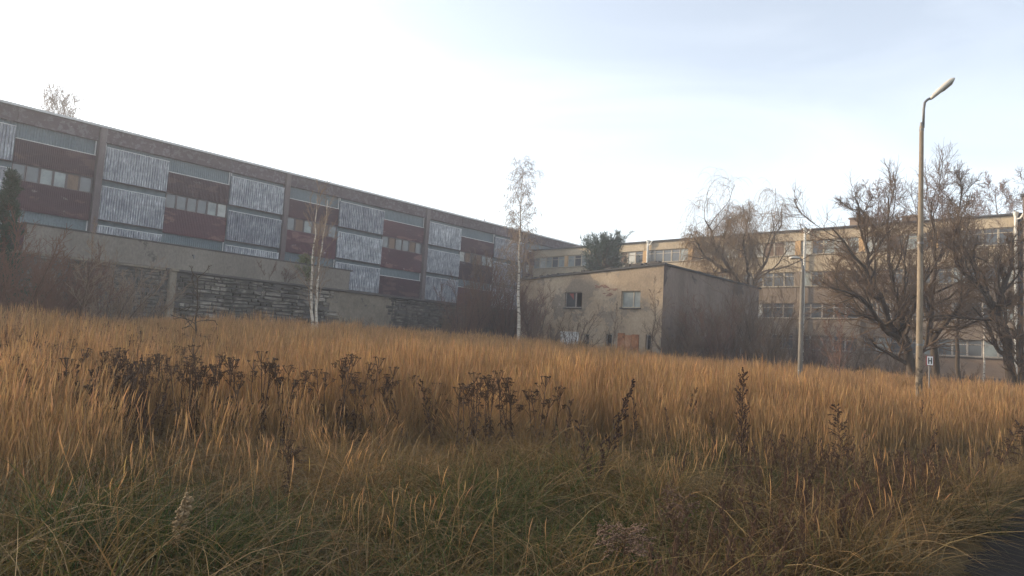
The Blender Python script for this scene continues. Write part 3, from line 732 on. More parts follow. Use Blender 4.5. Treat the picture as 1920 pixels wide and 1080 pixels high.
def make_tree(name, label, cat, base, stems, levels, mat_t, mat_c, seed, group=None, k0=8, part_names=('trunk', 'crown')):
    """stems: list of (points relative to base, r0, r1) hand-set trunk and limbs; levels: list of dicts for the branch orders"""
    g = np.random.default_rng(seed)
    t = tag(empty(name, base), label, cat, group)
    P0 = []; R0 = []
    for pts, r0, r1 in stems:
        q = resample(pts, 14); q[1:] += g.normal(size=q[1:].shape) * r0 * .35
        P0.append(q); R0.append(r0 + (r1 - r0) * np.linspace(0, 1, 14) ** .8)
    P0 = np.array(P0); R0 = np.array(R0)
    v, f = tubes(P0, R0, k0)
    link(part_names[0], np_mesh('trunk', v, f, mat_t, smooth=True), t)
    big, fine = [], []; P, R = P0, R0
    for i, lv in enumerate(levels):
        p, d, ln, r = kids(P, R, lv['n'], lv.get('u0', .3), lv.get('ang', 45), lv.get('sd', 12), lv['ratio'], lv.get('rr', .6), g, lv.get('taper', .5), u1=lv.get('u1', 1.0))
        if 'lmax' in lv: ln = np.minimum(ln, lv['lmax'])
        P, R = grow(p, d, ln, r, lv.get('seg', 6), lv.get('gnarl', .15), lv.get('trop', .05), g, lv.get('tip', .3), lv.get('rmin', .005), lv.get('tropv', (0, 0, 1)))
        (big if lv.get('big') else fine).append(tubes(P, R, lv.get('k', 4)))
    if big:
        v, f = join(big); tag(link('branches', np_mesh('branches', v, f, mat_t, smooth=True), t), kind='stuff')
    v, f = join(fine); tag(link(part_names[1], np_mesh('crown', v, f, mat_c), t), kind='stuff')
    return t
def rel(base, *pts):
    """picture points with their own depth, made relative to the tree's base"""
    return [np.array(at(*p)) - base for p in pts]

Z0 = np.zeros(3)
# weeping willow beyond the shed
b = on_ground(1408, 64)
make_tree('willow_tree', 'weeping willow with two spreading limbs and hanging twigs beyond the shed', 'tree', b, [
    ([Z0] + rel(b, (1405, 620, 64), (1400, 560, 64), (1372, 515, 63), (1350, 480, 62), (1334, 458, 61.5), (1325, 432, 61), (1332, 410, 61)), .42, .06),
    ([Z0 + [.2, 0, 0]] + rel(b, (1408, 600, 64.5), (1412, 550, 65), (1432, 490, 66), (1448, 452, 66), (1460, 422, 66), (1470, 402, 66)), .34, .05),
    (rel(b, (1372, 515, 63), (1352, 500, 61), (1330, 488, 60), (1312, 470, 59.5), (1302, 448, 59)), .22, .05),
    (rel(b, (1350, 480, 62), (1345, 458, 64), (1360, 436, 65), (1370, 418, 66), (1382, 402, 66)), .17, .04),
    (rel(b, (1405, 545, 64), (1400, 500, 61), (1392, 460, 60), (1400, 420, 59)), .16, .04)],
    [dict(n=15, ratio=.42, u0=.36, ang=50, sd=15, gnarl=.16, trop=.10, rr=.55, seg=7, k=4, big=True, rmin=.024),
     dict(n=9, ratio=.66, u0=.2, ang=48, sd=15, gnarl=.16, trop=-.05, rr=.5, seg=5, k=3, rmin=.013),
     dict(n=9, ratio=1.6, u0=.1, ang=50, sd=20, gnarl=.08, trop=-.36, rr=.6, seg=6, k=3, rmin=.0078, taper=.2, lmax=4.4)],
    MT['bark_willow'], MT['twig_willow'], 3)

# wide dark tree left of the tall lamp post
b = on_ground(1722, 34)
make_tree('spreading_tree', 'broad dark bare tree fanning leftward behind the tall lamp post', 'tree', b, [
    ([Z0] + rel(b, (1715, 690, 34), (1690, 640, 33.6), (1665, 585, 33), (1635, 520, 32.5), (1602, 475, 32), (1580, 448, 32), (1562, 430, 32)), 0.272, .03),
    ([Z0] + rel(b, (1712, 680, 34), (1690, 610, 34.5), (1675, 545, 35), (1668, 480, 35), (1660, 420, 35), (1668, 370, 35)), 0.240, .03),
    (rel(b, (1690, 640, 33.6), (1660, 615, 33), (1620, 560, 31.5), (1590, 545, 31), (1560, 540, 30.5)), 0.160, .03),
    (rel(b, (1665, 585, 33), (1630, 545, 34), (1608, 500, 35), (1580, 480, 36)), 0.136, .03),
    (rel(b, (1690, 610, 34.5), (1700, 550, 36), (1695, 490, 37), (1706, 430, 37)), 0.144, .03),
    (rel(b, (1635, 520, 32.5), (1625, 470, 33), (1610, 420, 33), (1606, 375, 33)), 0.104, .025)],
    [dict(n=13, ratio=.46, u0=.2, ang=44, sd=14, gnarl=.16, trop=.07, rr=.55, seg=7, k=5, big=True, rmin=.016),
     dict(n=9, ratio=.58, u0=.15, ang=42, sd=15, gnarl=.17, trop=.06, rr=.55, seg=6, k=4, rmin=.011),
     dict(n=11, ratio=.78, u0=.08, ang=38, sd=13, gnarl=.14, trop=.04, rr=.6, seg=4, k=3, rmin=.0058, taper=.3)],
    MT['bark'], MT['twig'], 5)
# tree right of the lamp post
b = on_ground(1762, 36)
make_tree('forked_tree', 'bare tree with forked dark trunk just right of the H sign', 'tree', b, [
    ([Z0] + rel(b, (1758, 690, 36), (1748, 640, 36), (1740, 600, 36), (1752, 545, 36), (1760, 490, 36), (1750, 430, 36), (1745, 380, 36)), 0.240, .03),
    (rel(b, (1748, 640, 36), (1775, 600, 35.5), (1800, 575, 35), (1815, 540, 35), (1820, 490, 35)), 0.144, .03),
    (rel(b, (1742, 600, 36), (1730, 560, 37), (1735, 500, 38), (1722, 440, 38)), 0.128, .03),
    (rel(b, (1760, 490, 36), (1785, 440, 36), (1800, 390, 36), (1805, 350, 36)), 0.096, .025)],
    [dict(n=13, ratio=.46, u0=.22, ang=44, sd=14, gnarl=.2, trop=.07, rr=.55, seg=7, k=5, big=True, rmin=.016),
     dict(n=9, ratio=.58, u0=.15, ang=42, sd=15, gnarl=.16, trop=.07, rr=.55, seg=6, k=4, rmin=.011),
     dict(n=11, ratio=.78, u0=.08, ang=38, sd=13, gnarl=.14, trop=.04, rr=.6, seg=4, k=3, rmin=.0058, taper=.3)],
    MT['bark'], MT['twig'], 6)
# leaning trunk at the right edge
b = on_ground(1905, 31)
make_tree('leaning_tree', 'thick leaning dark trunk at the right edge of the picture', 'tree', b, [
    ([Z0] + rel(b, (1900, 690, 31), (1888, 640, 31), (1872, 595, 31), (1855, 565, 31), (1838, 540, 31), (1826, 500, 31.5), (1835, 440, 32)), 0.281, .04),
    (rel(b, (1872, 595, 31), (1885, 540, 31), (1898, 490, 31), (1902, 440, 31)), 0.153, .03),
    ([Z0 + [.35, 0, 0]] + rel(b, (1915, 660, 30.5), (1908, 625, 30), (1893, 618, 29.7)), 0.170, .05),
    (rel(b, (1855, 565, 31), (1880, 575, 30.5), (1910, 560, 30)), 0.085, .03),
    (rel(b, (1838, 540, 31), (1812, 520, 31), (1790, 480, 31), (1785, 440, 31)), 0.119, .03)],
    [dict(n=13, ratio=.46, u0=.25, ang=44, sd=14, gnarl=.2, trop=.07, rr=.55, seg=7, k=5, big=True, rmin=.015),
     dict(n=9, ratio=.58, u0=.15, ang=42, sd=15, gnarl=.16, trop=.07, rr=.55, seg=6, k=4, rmin=.010),
     dict(n=11, ratio=.78, u0=.08, ang=38, sd=13, gnarl=.14, trop=.04, rr=.6, seg=4, k=3, rmin=.0056, taper=.3)],
    MT['bark'], MT['twig'], 7)
def simple_tree(name, label, px, depth, top_px, top_py, r0, seed, mat_t='bark', mat_c='twig', lean=0.0, n1=16, group=None, cat='tree', u0=.3, ratio=.36, trop=.08, gn=.15, n2=7, n3=6, ang=45, rmin=.007):
    b = on_ground(px, depth); top = np.array(at(top_px, top_py, depth)) - b
    g = np.random.default_rng(seed)
    mid1, mid2 = top * .35 + g.normal(size=3) * [.12, .12, 0], top * .7 + g.normal(size=3) * [.15, .15, 0]
    return make_tree(name, label, cat, b, [([Z0 - [0, 0, .1], mid1, mid2, top], r0, r0 * .12)],
        [dict(n=n1, ratio=ratio, u0=u0, ang=ang, sd=10, gnarl=gn, trop=trop, rr=.45, seg=7, k=4, rmin=.010, taper=.65),
         dict(n=n2, ratio=.5, u0=.2, ang=40, sd=14, gnarl=gn, trop=trop, rr=.5, seg=5, k=3, rmin=.008),
         dict(n=n3, ratio=.5, u0=.15, ang=40, sd=14, gnarl=gn, trop=trop * .7, rr=.6, seg=4, k=3, rmin=rmin)], MT[mat_t], MT[mat_c], seed, group)
simple_tree('slim_tree', 'slim upright dark trunk between the forked tree and the white stem', 1797, 38, 1795, 430, .15, 21, n1=14, u0=.4)
simple_tree('white_stemmed_birch', 'thin pale birch stem near the right edge, before the office windows', 1846, 44, 1850, 420, .07, 22, 'birch', n1=10, u0=.45)
for px, d_, tpx, tpy, sd, lb in ((1775, 108, 1768, 345, 31, 'brown tree crown rising over the office roof right of the lamp post'), (1862, 112, 1868, 355, 32, 'pale tree crown over the office roof near the right edge'),
                                 (1652, 110, 1645, 362, 33, 'hazy tree crown over the office roof left of the tall lamp post')):
    simple_tree('background_tree', lb, px, d_, tpx, tpy, .35, sd, 'bark_brown', 'twig_red', n1=36, u0=.35, ratio=.36, n2=11, n3=9, group='trees behind the office block', rmin=.026, gn=.2)
simple_tree('background_tree', 'bare tree crown cut off by the right edge above the roof', 1925, 60, 1930, 360, .3, 35, 'bark_brown', 'twig', n1=20, ratio=.4, n2=9, n3=7, rmin=.012, group='trees behind the office block')
simple_tree('background_tree', 'thin bare crown peeping over the factory roof at upper left', 115, 112, 112, 208, .3, 34, 'bark_brown', 'twig_pale', n1=50, u0=.66, ratio=.42, n2=10, n3=8, rmin=.019, gn=.10, ang=36, trop=.10, group='trees behind the factory')

# birches
b = on_ground(972, 50)
make_tree('tall_birch', 'tall slender white birch with drooping twigs in front of the shed corner', 'tree', b, [
    ([Z0 - [0, 0, .1]] + rel(b, (972, 620, 50), (973, 560, 50), (972, 500, 50), (976, 430, 50), (977, 370, 50), (980, 340, 50), (981, 312, 50)), .15, .012)],
    [dict(n=50, ratio=.19, u0=.36, ang=46, sd=10, gnarl=.10, trop=.02, rr=.4, seg=7, k=4, rmin=.010, taper=.55),
     dict(n=7, ratio=.75, u0=.12, ang=50, sd=16, gnarl=.12, trop=-.10, rr=.55, seg=6, k=3, rmin=.009),
     dict(n=5, ratio=.9, u0=.1, ang=50, sd=14, gnarl=.08, trop=-.35, rr=.7, seg=5, k=3, rmin=.0075)], MT['birch'], MT['twig_pale'], 9)
b = on_ground(588, 32)
make_tree('twin_birch', 'young white birch with two stems before the stone wall', 'tree', b, [
    ([Z0 - [0, 0, .1]] + rel(b, (584, 580, 32), (585, 520, 32), (589, 450, 32), (594, 400, 32), (595, 372, 32)), .095, .012),
    ([Z0 + [.15, .1, -.1]] + rel(b, (591, 580, 32.2), (596, 520, 32.4), (605, 450, 32.6), (613, 395, 32.8), (616, 375, 32.8)), .085, .012)],
    [dict(n=16, ratio=.30, u0=.3, ang=32, sd=8, gnarl=.07, trop=.05, rr=.38, seg=6, k=4, rmin=.009, taper=.55),
     dict(n=6, ratio=.5, u0=.2, ang=35, sd=12, gnarl=.09, trop=.02, rr=.55, seg=5, k=3, rmin=.006),
     dict(n=3, ratio=.5, u0=.2, ang=35, sd=12, gnarl=.09, trop=.0, rr=.7, seg=4, k=3, rmin=.005)], MT['birch'], MT['twig_pale'], 10)

# saplings and shrubs
def shrub(name, label, px, depth, w, h, n, seed, mat_t='bark_brown', mat_c='twig', group=None, n1=9, n2=6, rmin=.006, base_z=None, trop=.12, gn=.12, cat='shrub'):
    b = on_ground(px, depth)
    if base_z is not None: b = np.array([b[0], b[1], base_z])
    g = np.random.default_rng(seed); st = []
    for i in range(n):
        a = g.uniform(0, 2 * np.pi); sp_ = g.uniform(.2, 1) * w * .5; hh = h * g.uniform(.55, 1.0)
        e = np.array([math.cos(a) * sp_, math.sin(a) * sp_, hh]); o = np.array([math.cos(a), math.sin(a), 0]) * w * .08 * g.random()
        st.append(([o - [0, 0, .1], o + e * [.3, .3, .4], o + e * [.7, .7, .75], o + e], .022 * math.sqrt(h) * g.uniform(.7, 1.2), .006))
    return make_tree(name, label, cat, b, st,
        [dict(n=n1, ratio=.36, u0=.2, ang=35, sd=12, gnarl=gn, trop=trop, rr=.5, seg=5, k=3, rmin=rmin * 1.7, taper=.4),
         dict(n=n2, ratio=.5, u0=.15, ang=38, sd=14, gnarl=gn, trop=trop * .6, rr=.6, seg=3, k=3, rmin=rmin * 1.35)], MT[mat_t], MT[mat_c], seed, group, k0=5, part_names=('stem', 'twigs'))
simple_tree('dead_sapling', 'dark dead sapling with stiff side branches standing in the grass at left', 373, 20, 370, 512, .05, 41, 'bark', 'bark', n1=17, u0=.18, ratio=.40, trop=-.01, gn=.14, n2=3, n3=2, ang=75, rmin=.005)
shrub('bare_shrub', 'wide dark bare shrub in front of the shed window and white door', 1072, 44, 4.6, 3.6, 9, 50, 'bark', 'twig', n1=8, n2=5)
simple_tree('sapling', 'thin bare sapling against the shed front near its corner', 1222, 45, 1226, 535, .045, 51, 'bark', 'twig', n1=14, u0=.2, ratio=.4, n2=5, n3=4, ang=35)
simple_tree('sapling', 'thin leaning sapling between the two shed windows', 1150, 47, 1156, 575, .03, 52, 'bark_brown', 'twig', n1=9, u0=.3, ratio=.4, n2=4, n3=3, ang=35)
simple_tree('sapling', 'pale orange sapling right of the short lamp post', 1562, 30, 1586, 590, .035, 53, 'twig_red', 'twig_red', n1=12, u0=.25, ratio=.45, n2=5, n3=4, ang=30)
simple_tree('sapling', 'slender pale sapling leaning right, beyond the short lamp post', 1548, 31, 1552, 605, .028, 54, 'twig_red', 'twig_red', n1=9, u0=.25, ratio=.42, n2=5, n3=4, ang=30)
simple_tree('tall_sapling', 'tall thin brown sapling among the shrubs at left below the factory column', 150, 27, 172, 440, .05, 55, 'bark_brown', 'twig_pale', n1=16, u0=.2, ratio=.36, n2=6, n3=5, ang=32)
# left thicket
Lg = 'bare brown shrubs of the left thicket'
LL = ['low brown shrub nearest the camera at the left picture edge', 'reddish tangled shrub second from the left edge', 'brown shrub left of the tall sapling under the parapet end', 'tall pale-twigged shrub right of the tall sapling', 'pale shrub in front of the lit pier of the stone wall', 'large shrub behind the two nearest the left edge', 'shrub cut off by the left picture edge under the evergreen']
for i, (px, d_, w, h, n) in enumerate(((20, 24, 4.0, 3.7, 10), (75, 28, 4.4, 3.4, 10), (125, 30, 4.4, 4.0, 10), (190, 33, 4.4, 4.6, 11), (245, 36, 4.0, 4.0, 10), (45, 33, 5, 5.0, 10), (-40, 26, 5, 5, 9))):
    shrub('bare_shrub', LL[i], px, d_, w, h, n, 60 + i, 'bark_brown', 'twig_pale' if i in (3, 4) else 'twig_red', Lg, n1=13, n2=9)
shrub('bare_shrub', 'low grey-brown shrub at the foot of the stone wall, left of the twin birch', 470, 43, 3.2, 1.9, 9, 70, 'bark', 'twig')
shrub('bare_shrub', 'dark low shrub around the foot of the twin birch', 566, 40, 2.8, 1.6, 9, 71, 'bark', 'twig')
for i, (px, w, h, lb) in enumerate(((405, 3.4, 1.6, 'low scrub just right of the wall pier behind the dead sapling'), (648, 3.0, 2.0, 'low scrub at the left end of the rendered wall stretch'),
        (722, 3.2, 1.5, 'low scrub before the middle of the rendered wall stretch'), (792, 3.6, 2.2, 'scrub where the rendered wall stretch turns to stone'))):
    shrub('bare_shrub', lb, px, 41 + i * 3, w, h, 10, 74 + i, 'bark', 'twig', 'low scrub along the stone wall', n1=11, n2=8)
# middle thicket between wall and shed
Mg = 'bare brown shrubs between the stone wall and the shed'
LM = ['reddish tall shrub left of two before the last red factory panels', 'tall brown shrub midway between stone wall end and tall birch', 'tall reddish shrub just left of the tall birch trunk', 'reddish shrub just right of the tall birch at the shed edge', 'low brown shrub at the right end of the stone wall', 'low brown shrub at the left end of the shed front']
for i, (px, d_, w, h, n, c_) in enumerate(((868, 52, 4.8, 6.0, 15, 'twig_red'), (905, 54, 5.2, 7.2, 17, 'twig'), (945, 53, 4.8, 7.2, 16, 'twig_red'), (1000, 52, 3.6, 5.2, 11, 'twig_red'), (835, 50, 3.5, 2.6, 8, 'twig'), (1025, 50, 3.0, 2.8, 9, 'twig'))):
    shrub('bare_shrub', LM[i], px, d_, w, h, n, 80 + i, 'bark', c_, Mg, n1=13, n2=9)
# right thicket in front of the shed side and office base
Rg = 'bare dark shrubs along the shed side and office base'
LR = ['dark shrub hugging the shed corner on its shaded side', 'dark shrub before the middle of the shaded shed side', 'reddish shrub low in front of the shed side', 'dark shrub below the willow at the far end of the shed side', 'dense dark shrub directly below the willow trunks', 'dark shrub just left of the short lamp post', 'tall dark shrub behind the short lamp post', 'reddish shrub just right of the short lamp post', 'dark shrub behind the two pale saplings', 'dark shrub under the left limbs of the spreading tree', 'dark shrub at the foot of the spreading tree', 'low dark shrub between the forked tree and slim trunk', 'low shrub left of the leaning trunk at right']
for i, (px, d_, w, h, n, c_) in enumerate(((1275, 47, 4.2, 3.4, 9, 'twig'), (1312, 50, 5, 5.0, 11, 'twig'), (1350, 47, 5, 5.2, 12, 'twig_red'), (1385, 50, 5, 6.2, 13, 'twig'), (1425, 48, 5.4, 6.6, 13, 'twig'),
        (1460, 46, 5, 4.0, 12, 'twig'), (1480, 56, 6, 6.0, 11, 'twig'), (1530, 52, 5, 4.2, 10, 'twig_red'), (1590, 48, 5, 3.6, 10, 'twig'), (1650, 46, 5, 3.6, 10, 'twig'), (1705, 44, 4, 3.0, 9, 'twig'), (1780, 42, 4, 2.0, 8, 'twig'), (1860, 38, 4, 1.6, 8, 'twig'))):
    shrub('bare_shrub', LR[i], px, d_, w, h, n, 100 + i, 'bark', c_, Rg if px < 1500 else 'bare shrubs at the office base', n1=13, n2=9)
# shrubs rooted on the wall top
for i, (px, py, h, c_, lb) in enumerate(((500, 520, 1.5, 'twig_red', 'small reddish shrub growing on the ledge under the grey parapet'), (535, 524, 1.1, 'twig_red', 'low red-brown twigs on the wall ledge just left of the twin birch'))):
    p = at(px, py, 1); r_ = ray(px, py); k = -(D_WALL + .15) / (r_[0] * nA[0] + r_[1] * nA[1])
    q = r_ * k; sh = shrub('wall_shrub', lb, px, float(q[1]), 1.8, h, 8, 130 + i, 'bark_brown', c_, None, n1=8, n2=5, base_z=WALLTOP)
    sh.location = (q[0], q[1], WALLTOP - .05)

# ------------------------------------------------------------------ evergreens
def conifer(name, label, base, h, w, seed, n1=70, needles=24, col=((0.035, 0.06, 0.04), (0.06, 0.095, 0.06)), u0=.12, nl=.16, nw=.016, group=None, round_=True):
    g = np.random.default_rng(seed); t = tag(empty(name, base), label, 'tree', group)
    P0 = resample([Z0 - [0, 0, .2], np.array([.1, 0, h * .5]), np.array([0, .1, h])], 14)[None]; R0 = np.linspace(.02 * h, .01, 14)[None]
    v, f = tubes(P0, R0, 7); link('trunk', np_mesh('trunk', v, f, MT['bark_brown'], smooth=True), t)
    u = u0 + (1 - u0) * ((np.arange(n1) + g.random(n1)) / n1) ** .9
    z = u * h; a = g.uniform(0, 2 * np.pi, n1)
    prof = np.sqrt(np.clip(1 - ((u - (u0 * .8 + .12)) / (1.02 - u0 * .8 - .12)) ** 2, .03, 1)) if round_ else (1 - u) ** .8 + .05
    ln = w * .5 * prof * g.uniform(.45, 1.3, n1)
    p = np.stack([np.interp(z, P0[0, :, 2], P0[0, :, 0]), np.interp(z, P0[0, :, 2], P0[0, :, 1]), z], 1)
    d = np.stack([np.cos(a), np.sin(a), .25 + .9 * u], 1)
    P1, R1 = grow(p, d, ln, np.full(n1, .035), 6, .12, .06, g, .3, .012)
    p, d, l2, r = kids(P1, R1, 7, .25, 45, 12, .42, .6, g, .4)
    P2, R2 = grow(p, d, np.maximum(l2, .25), r, 4, .12, .12, g, .4, .007)
    v, f = join([tubes(P1, R1, 4), tubes(P2, R2, 3)]); tag(link('branches', np_mesh('branches', v, f, MT['bark_brown']), t), kind='stuff')
    # needle blades along the shoots
    allP = [P2, P1[:, 2:]]; vs_, cs = [], []
    for P in allP:
        N, m, _ = P.shape; q = g.random((N, needles)) ** .7 * (m - 1) * .999; i = q.astype(int); fr = (q - i)[..., None]; ix = np.arange(N)[:, None]
        o = P[ix, i] * (1 - fr) + P[ix, i + 1] * fr; tn = norm(P[ix, i + 1] - P[ix, i])
        dd = norm(tn * .7 + norm(g.normal(size=tn.shape)) * .8 + [0, 0, .25]); sd = norm(np.cross(dd, norm(g.normal(size=tn.shape))))
        L1 = nl * g.uniform(.7, 1.3, (N, needles, 1))
        q4 = np.stack([o - sd * nw * .5, o + sd * nw * .5, o + dd * L1 + sd * nw * .35, o + dd * L1 - sd * nw * .35], 2).reshape(-1, 3)
        vs_.append(q4); c0, c1 = np.array(col[0]), np.array(col[1]); k = g.random((N * needles, 1)); cs.append(np.repeat(c0 * (1 - k) + c1 * k, 4, 0))
    v = np.concatenate(vs_); f = np.arange(len(v)).reshape(-1, 4)
    tag(link('crown', np_mesh('needles', v, f, MT['needle'], np.concatenate(cs)), t), kind='stuff')
    return t
b = on_ground(1128, 76); topz = at(1132, 437, 76)[2]
conifer('pine_tree', 'bushy green pine standing behind the shed roof', b, topz - b[2] - 1.7, 8.4, 201, n1=90, needles=20, u0=.58, nl=.40, nw=.036)
b = on_ground(-22, 27)
conifer('spruce_tree', 'dark evergreen at the left picture edge in front of the factory', b, float(at(0, 330, 27)[2] - b[2]), 2.6, 202, n1=90, needles=26, u0=.1, nl=.13, nw=.02, round_=False)
r_ = ray(566, 532); q = r_ * (-(D_WALL + .3) / (r_[0] * nA[0] + r_[1] * nA[1]))
conifer('young_pine', 'small yellow-green pine on the wall ledge left of the twin birch', (q[0], q[1], WALLTOP - .05), 1.9, 1.7, 203, n1=26, needles=18, col=((0.10, 0.12, 0.05), (0.16, 0.17, 0.07)), u0=.05, nl=.16, nw=.022)

# ------------------------------------------------------------------ grasses: blades gathered in tufts, tufts spread over the field
def ribbons(P, Wd, g, cols, twist=0.0):
    """P (N,n,3) centre lines, Wd (N,n) widths -> strips"""
    N, n, _ = P.shape
    t = norm(P[:, -1] - P[:, 0] + 1e-6); a = g.uniform(0, 2 * np.pi, N)
    sd = np.stack([np.cos(a), np.sin(a), np.zeros(N)], 1); sd = norm(sd - t * (sd * t).sum(1, keepdims=True))[:, None]
    Lf = P - sd * Wd[..., None] * .5; Rt = P + sd * Wd[..., None] * .5
    V_ = np.stack([Lf, Rt], 2).reshape(-1, 3)
    b0 = (np.arange(N) * n * 2)[:, None]; i = (np.arange(n - 1) * 2)[None]
    F_ = np.stack([b0 + i, b0 + i + 1, b0 + i + 3, b0 + i + 2], -1).reshape(-1, 4)
    return V_, F_, np.repeat(cols.reshape(-1, 3), 2, 0)
def arc(N, g, rad, h0, h1, lean, droop, n, lean_dir=None):
    a = g.uniform(0, 2 * np.pi, N); rr_ = rad * np.sqrt(g.random(N))
    base = np.stack([np.cos(a) * rr_, np.sin(a) * rr_, np.zeros(N)], 1)
    b_ = g.uniform(0, 2 * np.pi, N); dr = np.stack([np.cos(b_), np.sin(b_)], 1)
    if lean_dir is not None: dr = norm(dr * .8 + np.array(lean_dir))
    hh = g.uniform(h0, h1, N); ln = np.abs(g.normal(lean, lean * .5, N)); dp = droop * g.uniform(.4, 1.5, N)
    u = np.linspace(0, 1, n)[None]
    z = hh[:, None] * (u - dp[:, None] * u ** 3)
    off = (ln[:, None] * u + dp[:, None] * 1.3 * u ** 2) * hh[:, None]
    P = np.stack([base[:, :1] + dr[:, :1] * off, base[:, 1:2] + dr[:, 1:] * off, z], -1)
    return P
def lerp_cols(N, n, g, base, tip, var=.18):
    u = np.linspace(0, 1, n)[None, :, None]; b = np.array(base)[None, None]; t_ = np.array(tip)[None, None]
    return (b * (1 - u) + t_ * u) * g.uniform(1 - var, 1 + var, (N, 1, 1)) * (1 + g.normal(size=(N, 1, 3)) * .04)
def mesh_of(parts, name, m):
    v, f, c, o = [], [], [], 0
    for V_, F_, C_ in parts: v.append(V_); f.append(F_ + o); c.append(C_); o += len(V_)
    me = np_mesh(name, np.concatenate(v), np.concatenate(f), m, np.clip(np.concatenate(c), .005, 1)); return me
def tall_tuft(seed, n=44, rad=.26, wide=1.0, h=(.95, 1.42), straw=((.215, .135, .064), (.39, .242, .110))):
    g = np.random.default_rng(seed)
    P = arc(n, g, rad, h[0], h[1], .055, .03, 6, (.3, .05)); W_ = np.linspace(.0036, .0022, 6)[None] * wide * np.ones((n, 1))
    pts = [ribbons(P, W_, g, lerp_cols(n, 6, g, *straw))]
    # seed panicles continue the stems
    tip = P[:, -1]; d = norm(P[:, -1] - P[:, -2]); L_ = g.uniform(.16, .30, n)
    u = np.linspace(-.25, 1, 5); Q = tip[:, None] + d[:, None] * (u[None, :, None] * L_[:, None, None]); Q[:, :, 0] += (u ** 2)[None] * .018; Q[:, :, 2] -= (u ** 2)[None] * .006
    wp = np.array([.0018, .0065, .0085, .006, .001])[None] * g.uniform(.7, 1.3, (n, 1)) * wide
    pc = lerp_cols(n, 5, g, (.33, .198, .092), (.46, .290, .142), .28)
    pts += [ribbons(Q, wp, g, pc), ribbons(Q, wp, g, pc)]
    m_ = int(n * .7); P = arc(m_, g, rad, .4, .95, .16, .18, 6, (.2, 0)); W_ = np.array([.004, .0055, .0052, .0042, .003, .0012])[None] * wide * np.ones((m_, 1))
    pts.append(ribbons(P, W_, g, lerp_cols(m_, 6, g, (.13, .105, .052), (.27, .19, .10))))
    return mesh_of(pts, 'tuft', MT['straw'])
def green_tuft(seed, n=34, kind=0, rad=.16, h=(.30, .80)):
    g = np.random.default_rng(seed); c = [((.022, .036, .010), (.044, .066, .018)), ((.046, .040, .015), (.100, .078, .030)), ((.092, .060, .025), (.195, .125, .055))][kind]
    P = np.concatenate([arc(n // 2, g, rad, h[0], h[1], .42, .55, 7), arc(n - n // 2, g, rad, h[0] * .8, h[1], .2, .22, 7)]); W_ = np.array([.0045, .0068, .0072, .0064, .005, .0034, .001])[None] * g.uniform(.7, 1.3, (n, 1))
    m_ = n // 3; P2 = arc(m_, g, rad, h[0], h[1] * 1.15, .55, .6, 7)
    return mesh_of([ribbons(P, W_, g, lerp_cols(n, 7, g, *c)), ribbons(P2, W_[:m_] * .8, g, lerp_cols(m_, 7, g, (.095, .072, .032), (.21, .15, .075)))], 'tuft', MT['green'])
def source(name, meshes):
    c = bpy.data.collections.new(name)
    for i, me in enumerate(meshes): c.objects.link(bpy.data.objects.new('%s_%02d' % (name, i), me))
    return c
def scatter(name, label, cat, pts, rot, scl, idx, coll):
    me = bpy.data.meshes.new(name); me.vertices.add(len(pts)); me.vertices.foreach_set('co', np.asarray(pts, np.float32).ravel())
    for nm, ty, dat, key in (('rot', 'FLOAT_VECTOR', rot, 'vector'), ('scl', 'FLOAT_VECTOR', scl, 'vector'), ('idx', 'INT', idx, 'value')):
        a = me.attributes.new(nm, ty, 'POINT'); a.data.foreach_set(key, np.asarray(dat, np.int32 if ty == 'INT' else np.float32).ravel())
    o = link(name, me); tag(o, label, cat, None, 'stuff')
    ng = bpy.data.node_groups.new(name, 'GeometryNodeTree')
    ng.interface.new_socket('Geometry', in_out='INPUT', socket_type='NodeSocketGeometry'); ng.interface.new_socket('Geometry', in_out='OUTPUT', socket_type='NodeSocketGeometry')
    N = ng.nodes.new; gi, go = N('NodeGroupInput'), N('NodeGroupOutput'); ip = N('GeometryNodeInstanceOnPoints'); ci = N('GeometryNodeCollectionInfo')
    ci.inputs['Collection'].default_value = coll; ci.inputs['Separate Children'].default_value = True; ci.inputs['Reset Children'].default_value = True
    def attr(nm, ty):
        n = N('GeometryNodeInputNamedAttribute'); n.data_type = ty; n.inputs['Name'].default_value = nm; return n.outputs['Attribute']
    K = ng.links.new
    K(gi.outputs[0], ip.inputs['Points']); K(ci.outputs[0], ip.inputs['Instance']); ip.inputs['Pick Instance'].default_value = True
    K(attr('idx', 'INT'), ip.inputs['Instance Index']); K(attr('rot', 'FLOAT_VECTOR'), ip.inputs['Rotation']); K(attr('scl', 'FLOAT_VECTOR'), ip.inputs['Scale']); K(ip.outputs[0], go.inputs[0])
    md = o.modifiers.new('spread', 'NODES'); md.node_group = ng
    return o
def spread(y0, y1, dens, g, margin=4.0, k=.80):
    """even random points over the wedge of ground in view (with a margin at the sides)"""
    xm = k * y1 + margin; n = int((2 * xm) * (y1 - y0) * dens); x = g.uniform(-xm, xm, n); y = g.uniform(y0, y1, n)
    ok = (np.abs(x) < k * y + margin); s_ = nA[0] * x + nA[1] * y
    ok &= (s_ < -1.36 + .26 * wav(x * 3, y * 3)) & (s_ > -D_WALL + .3)
    xx = x * nB[0] + y * nB[1]; tt = -(x * dB[0] + y * dB[1])
    ok &= ~((xx > D_SHED - .2) & (xx < D_SHED + DEP + .3) & (tt > xl - .3) & (tt < xr + .3)) & (xx < D_OFFICE - .5)
    return x[ok], y[ok]
def tall_line(x): return np.where(x < 0, 10.6 + 1.3 * x, 10.6 + .42 * x)
def tall_amount(x, y):
    return sstep(-3.2, 2.6, y - np.maximum(tall_line(x), 4.9) + 1.3 * wav(x * 1.4, y * 1.4 + 3))

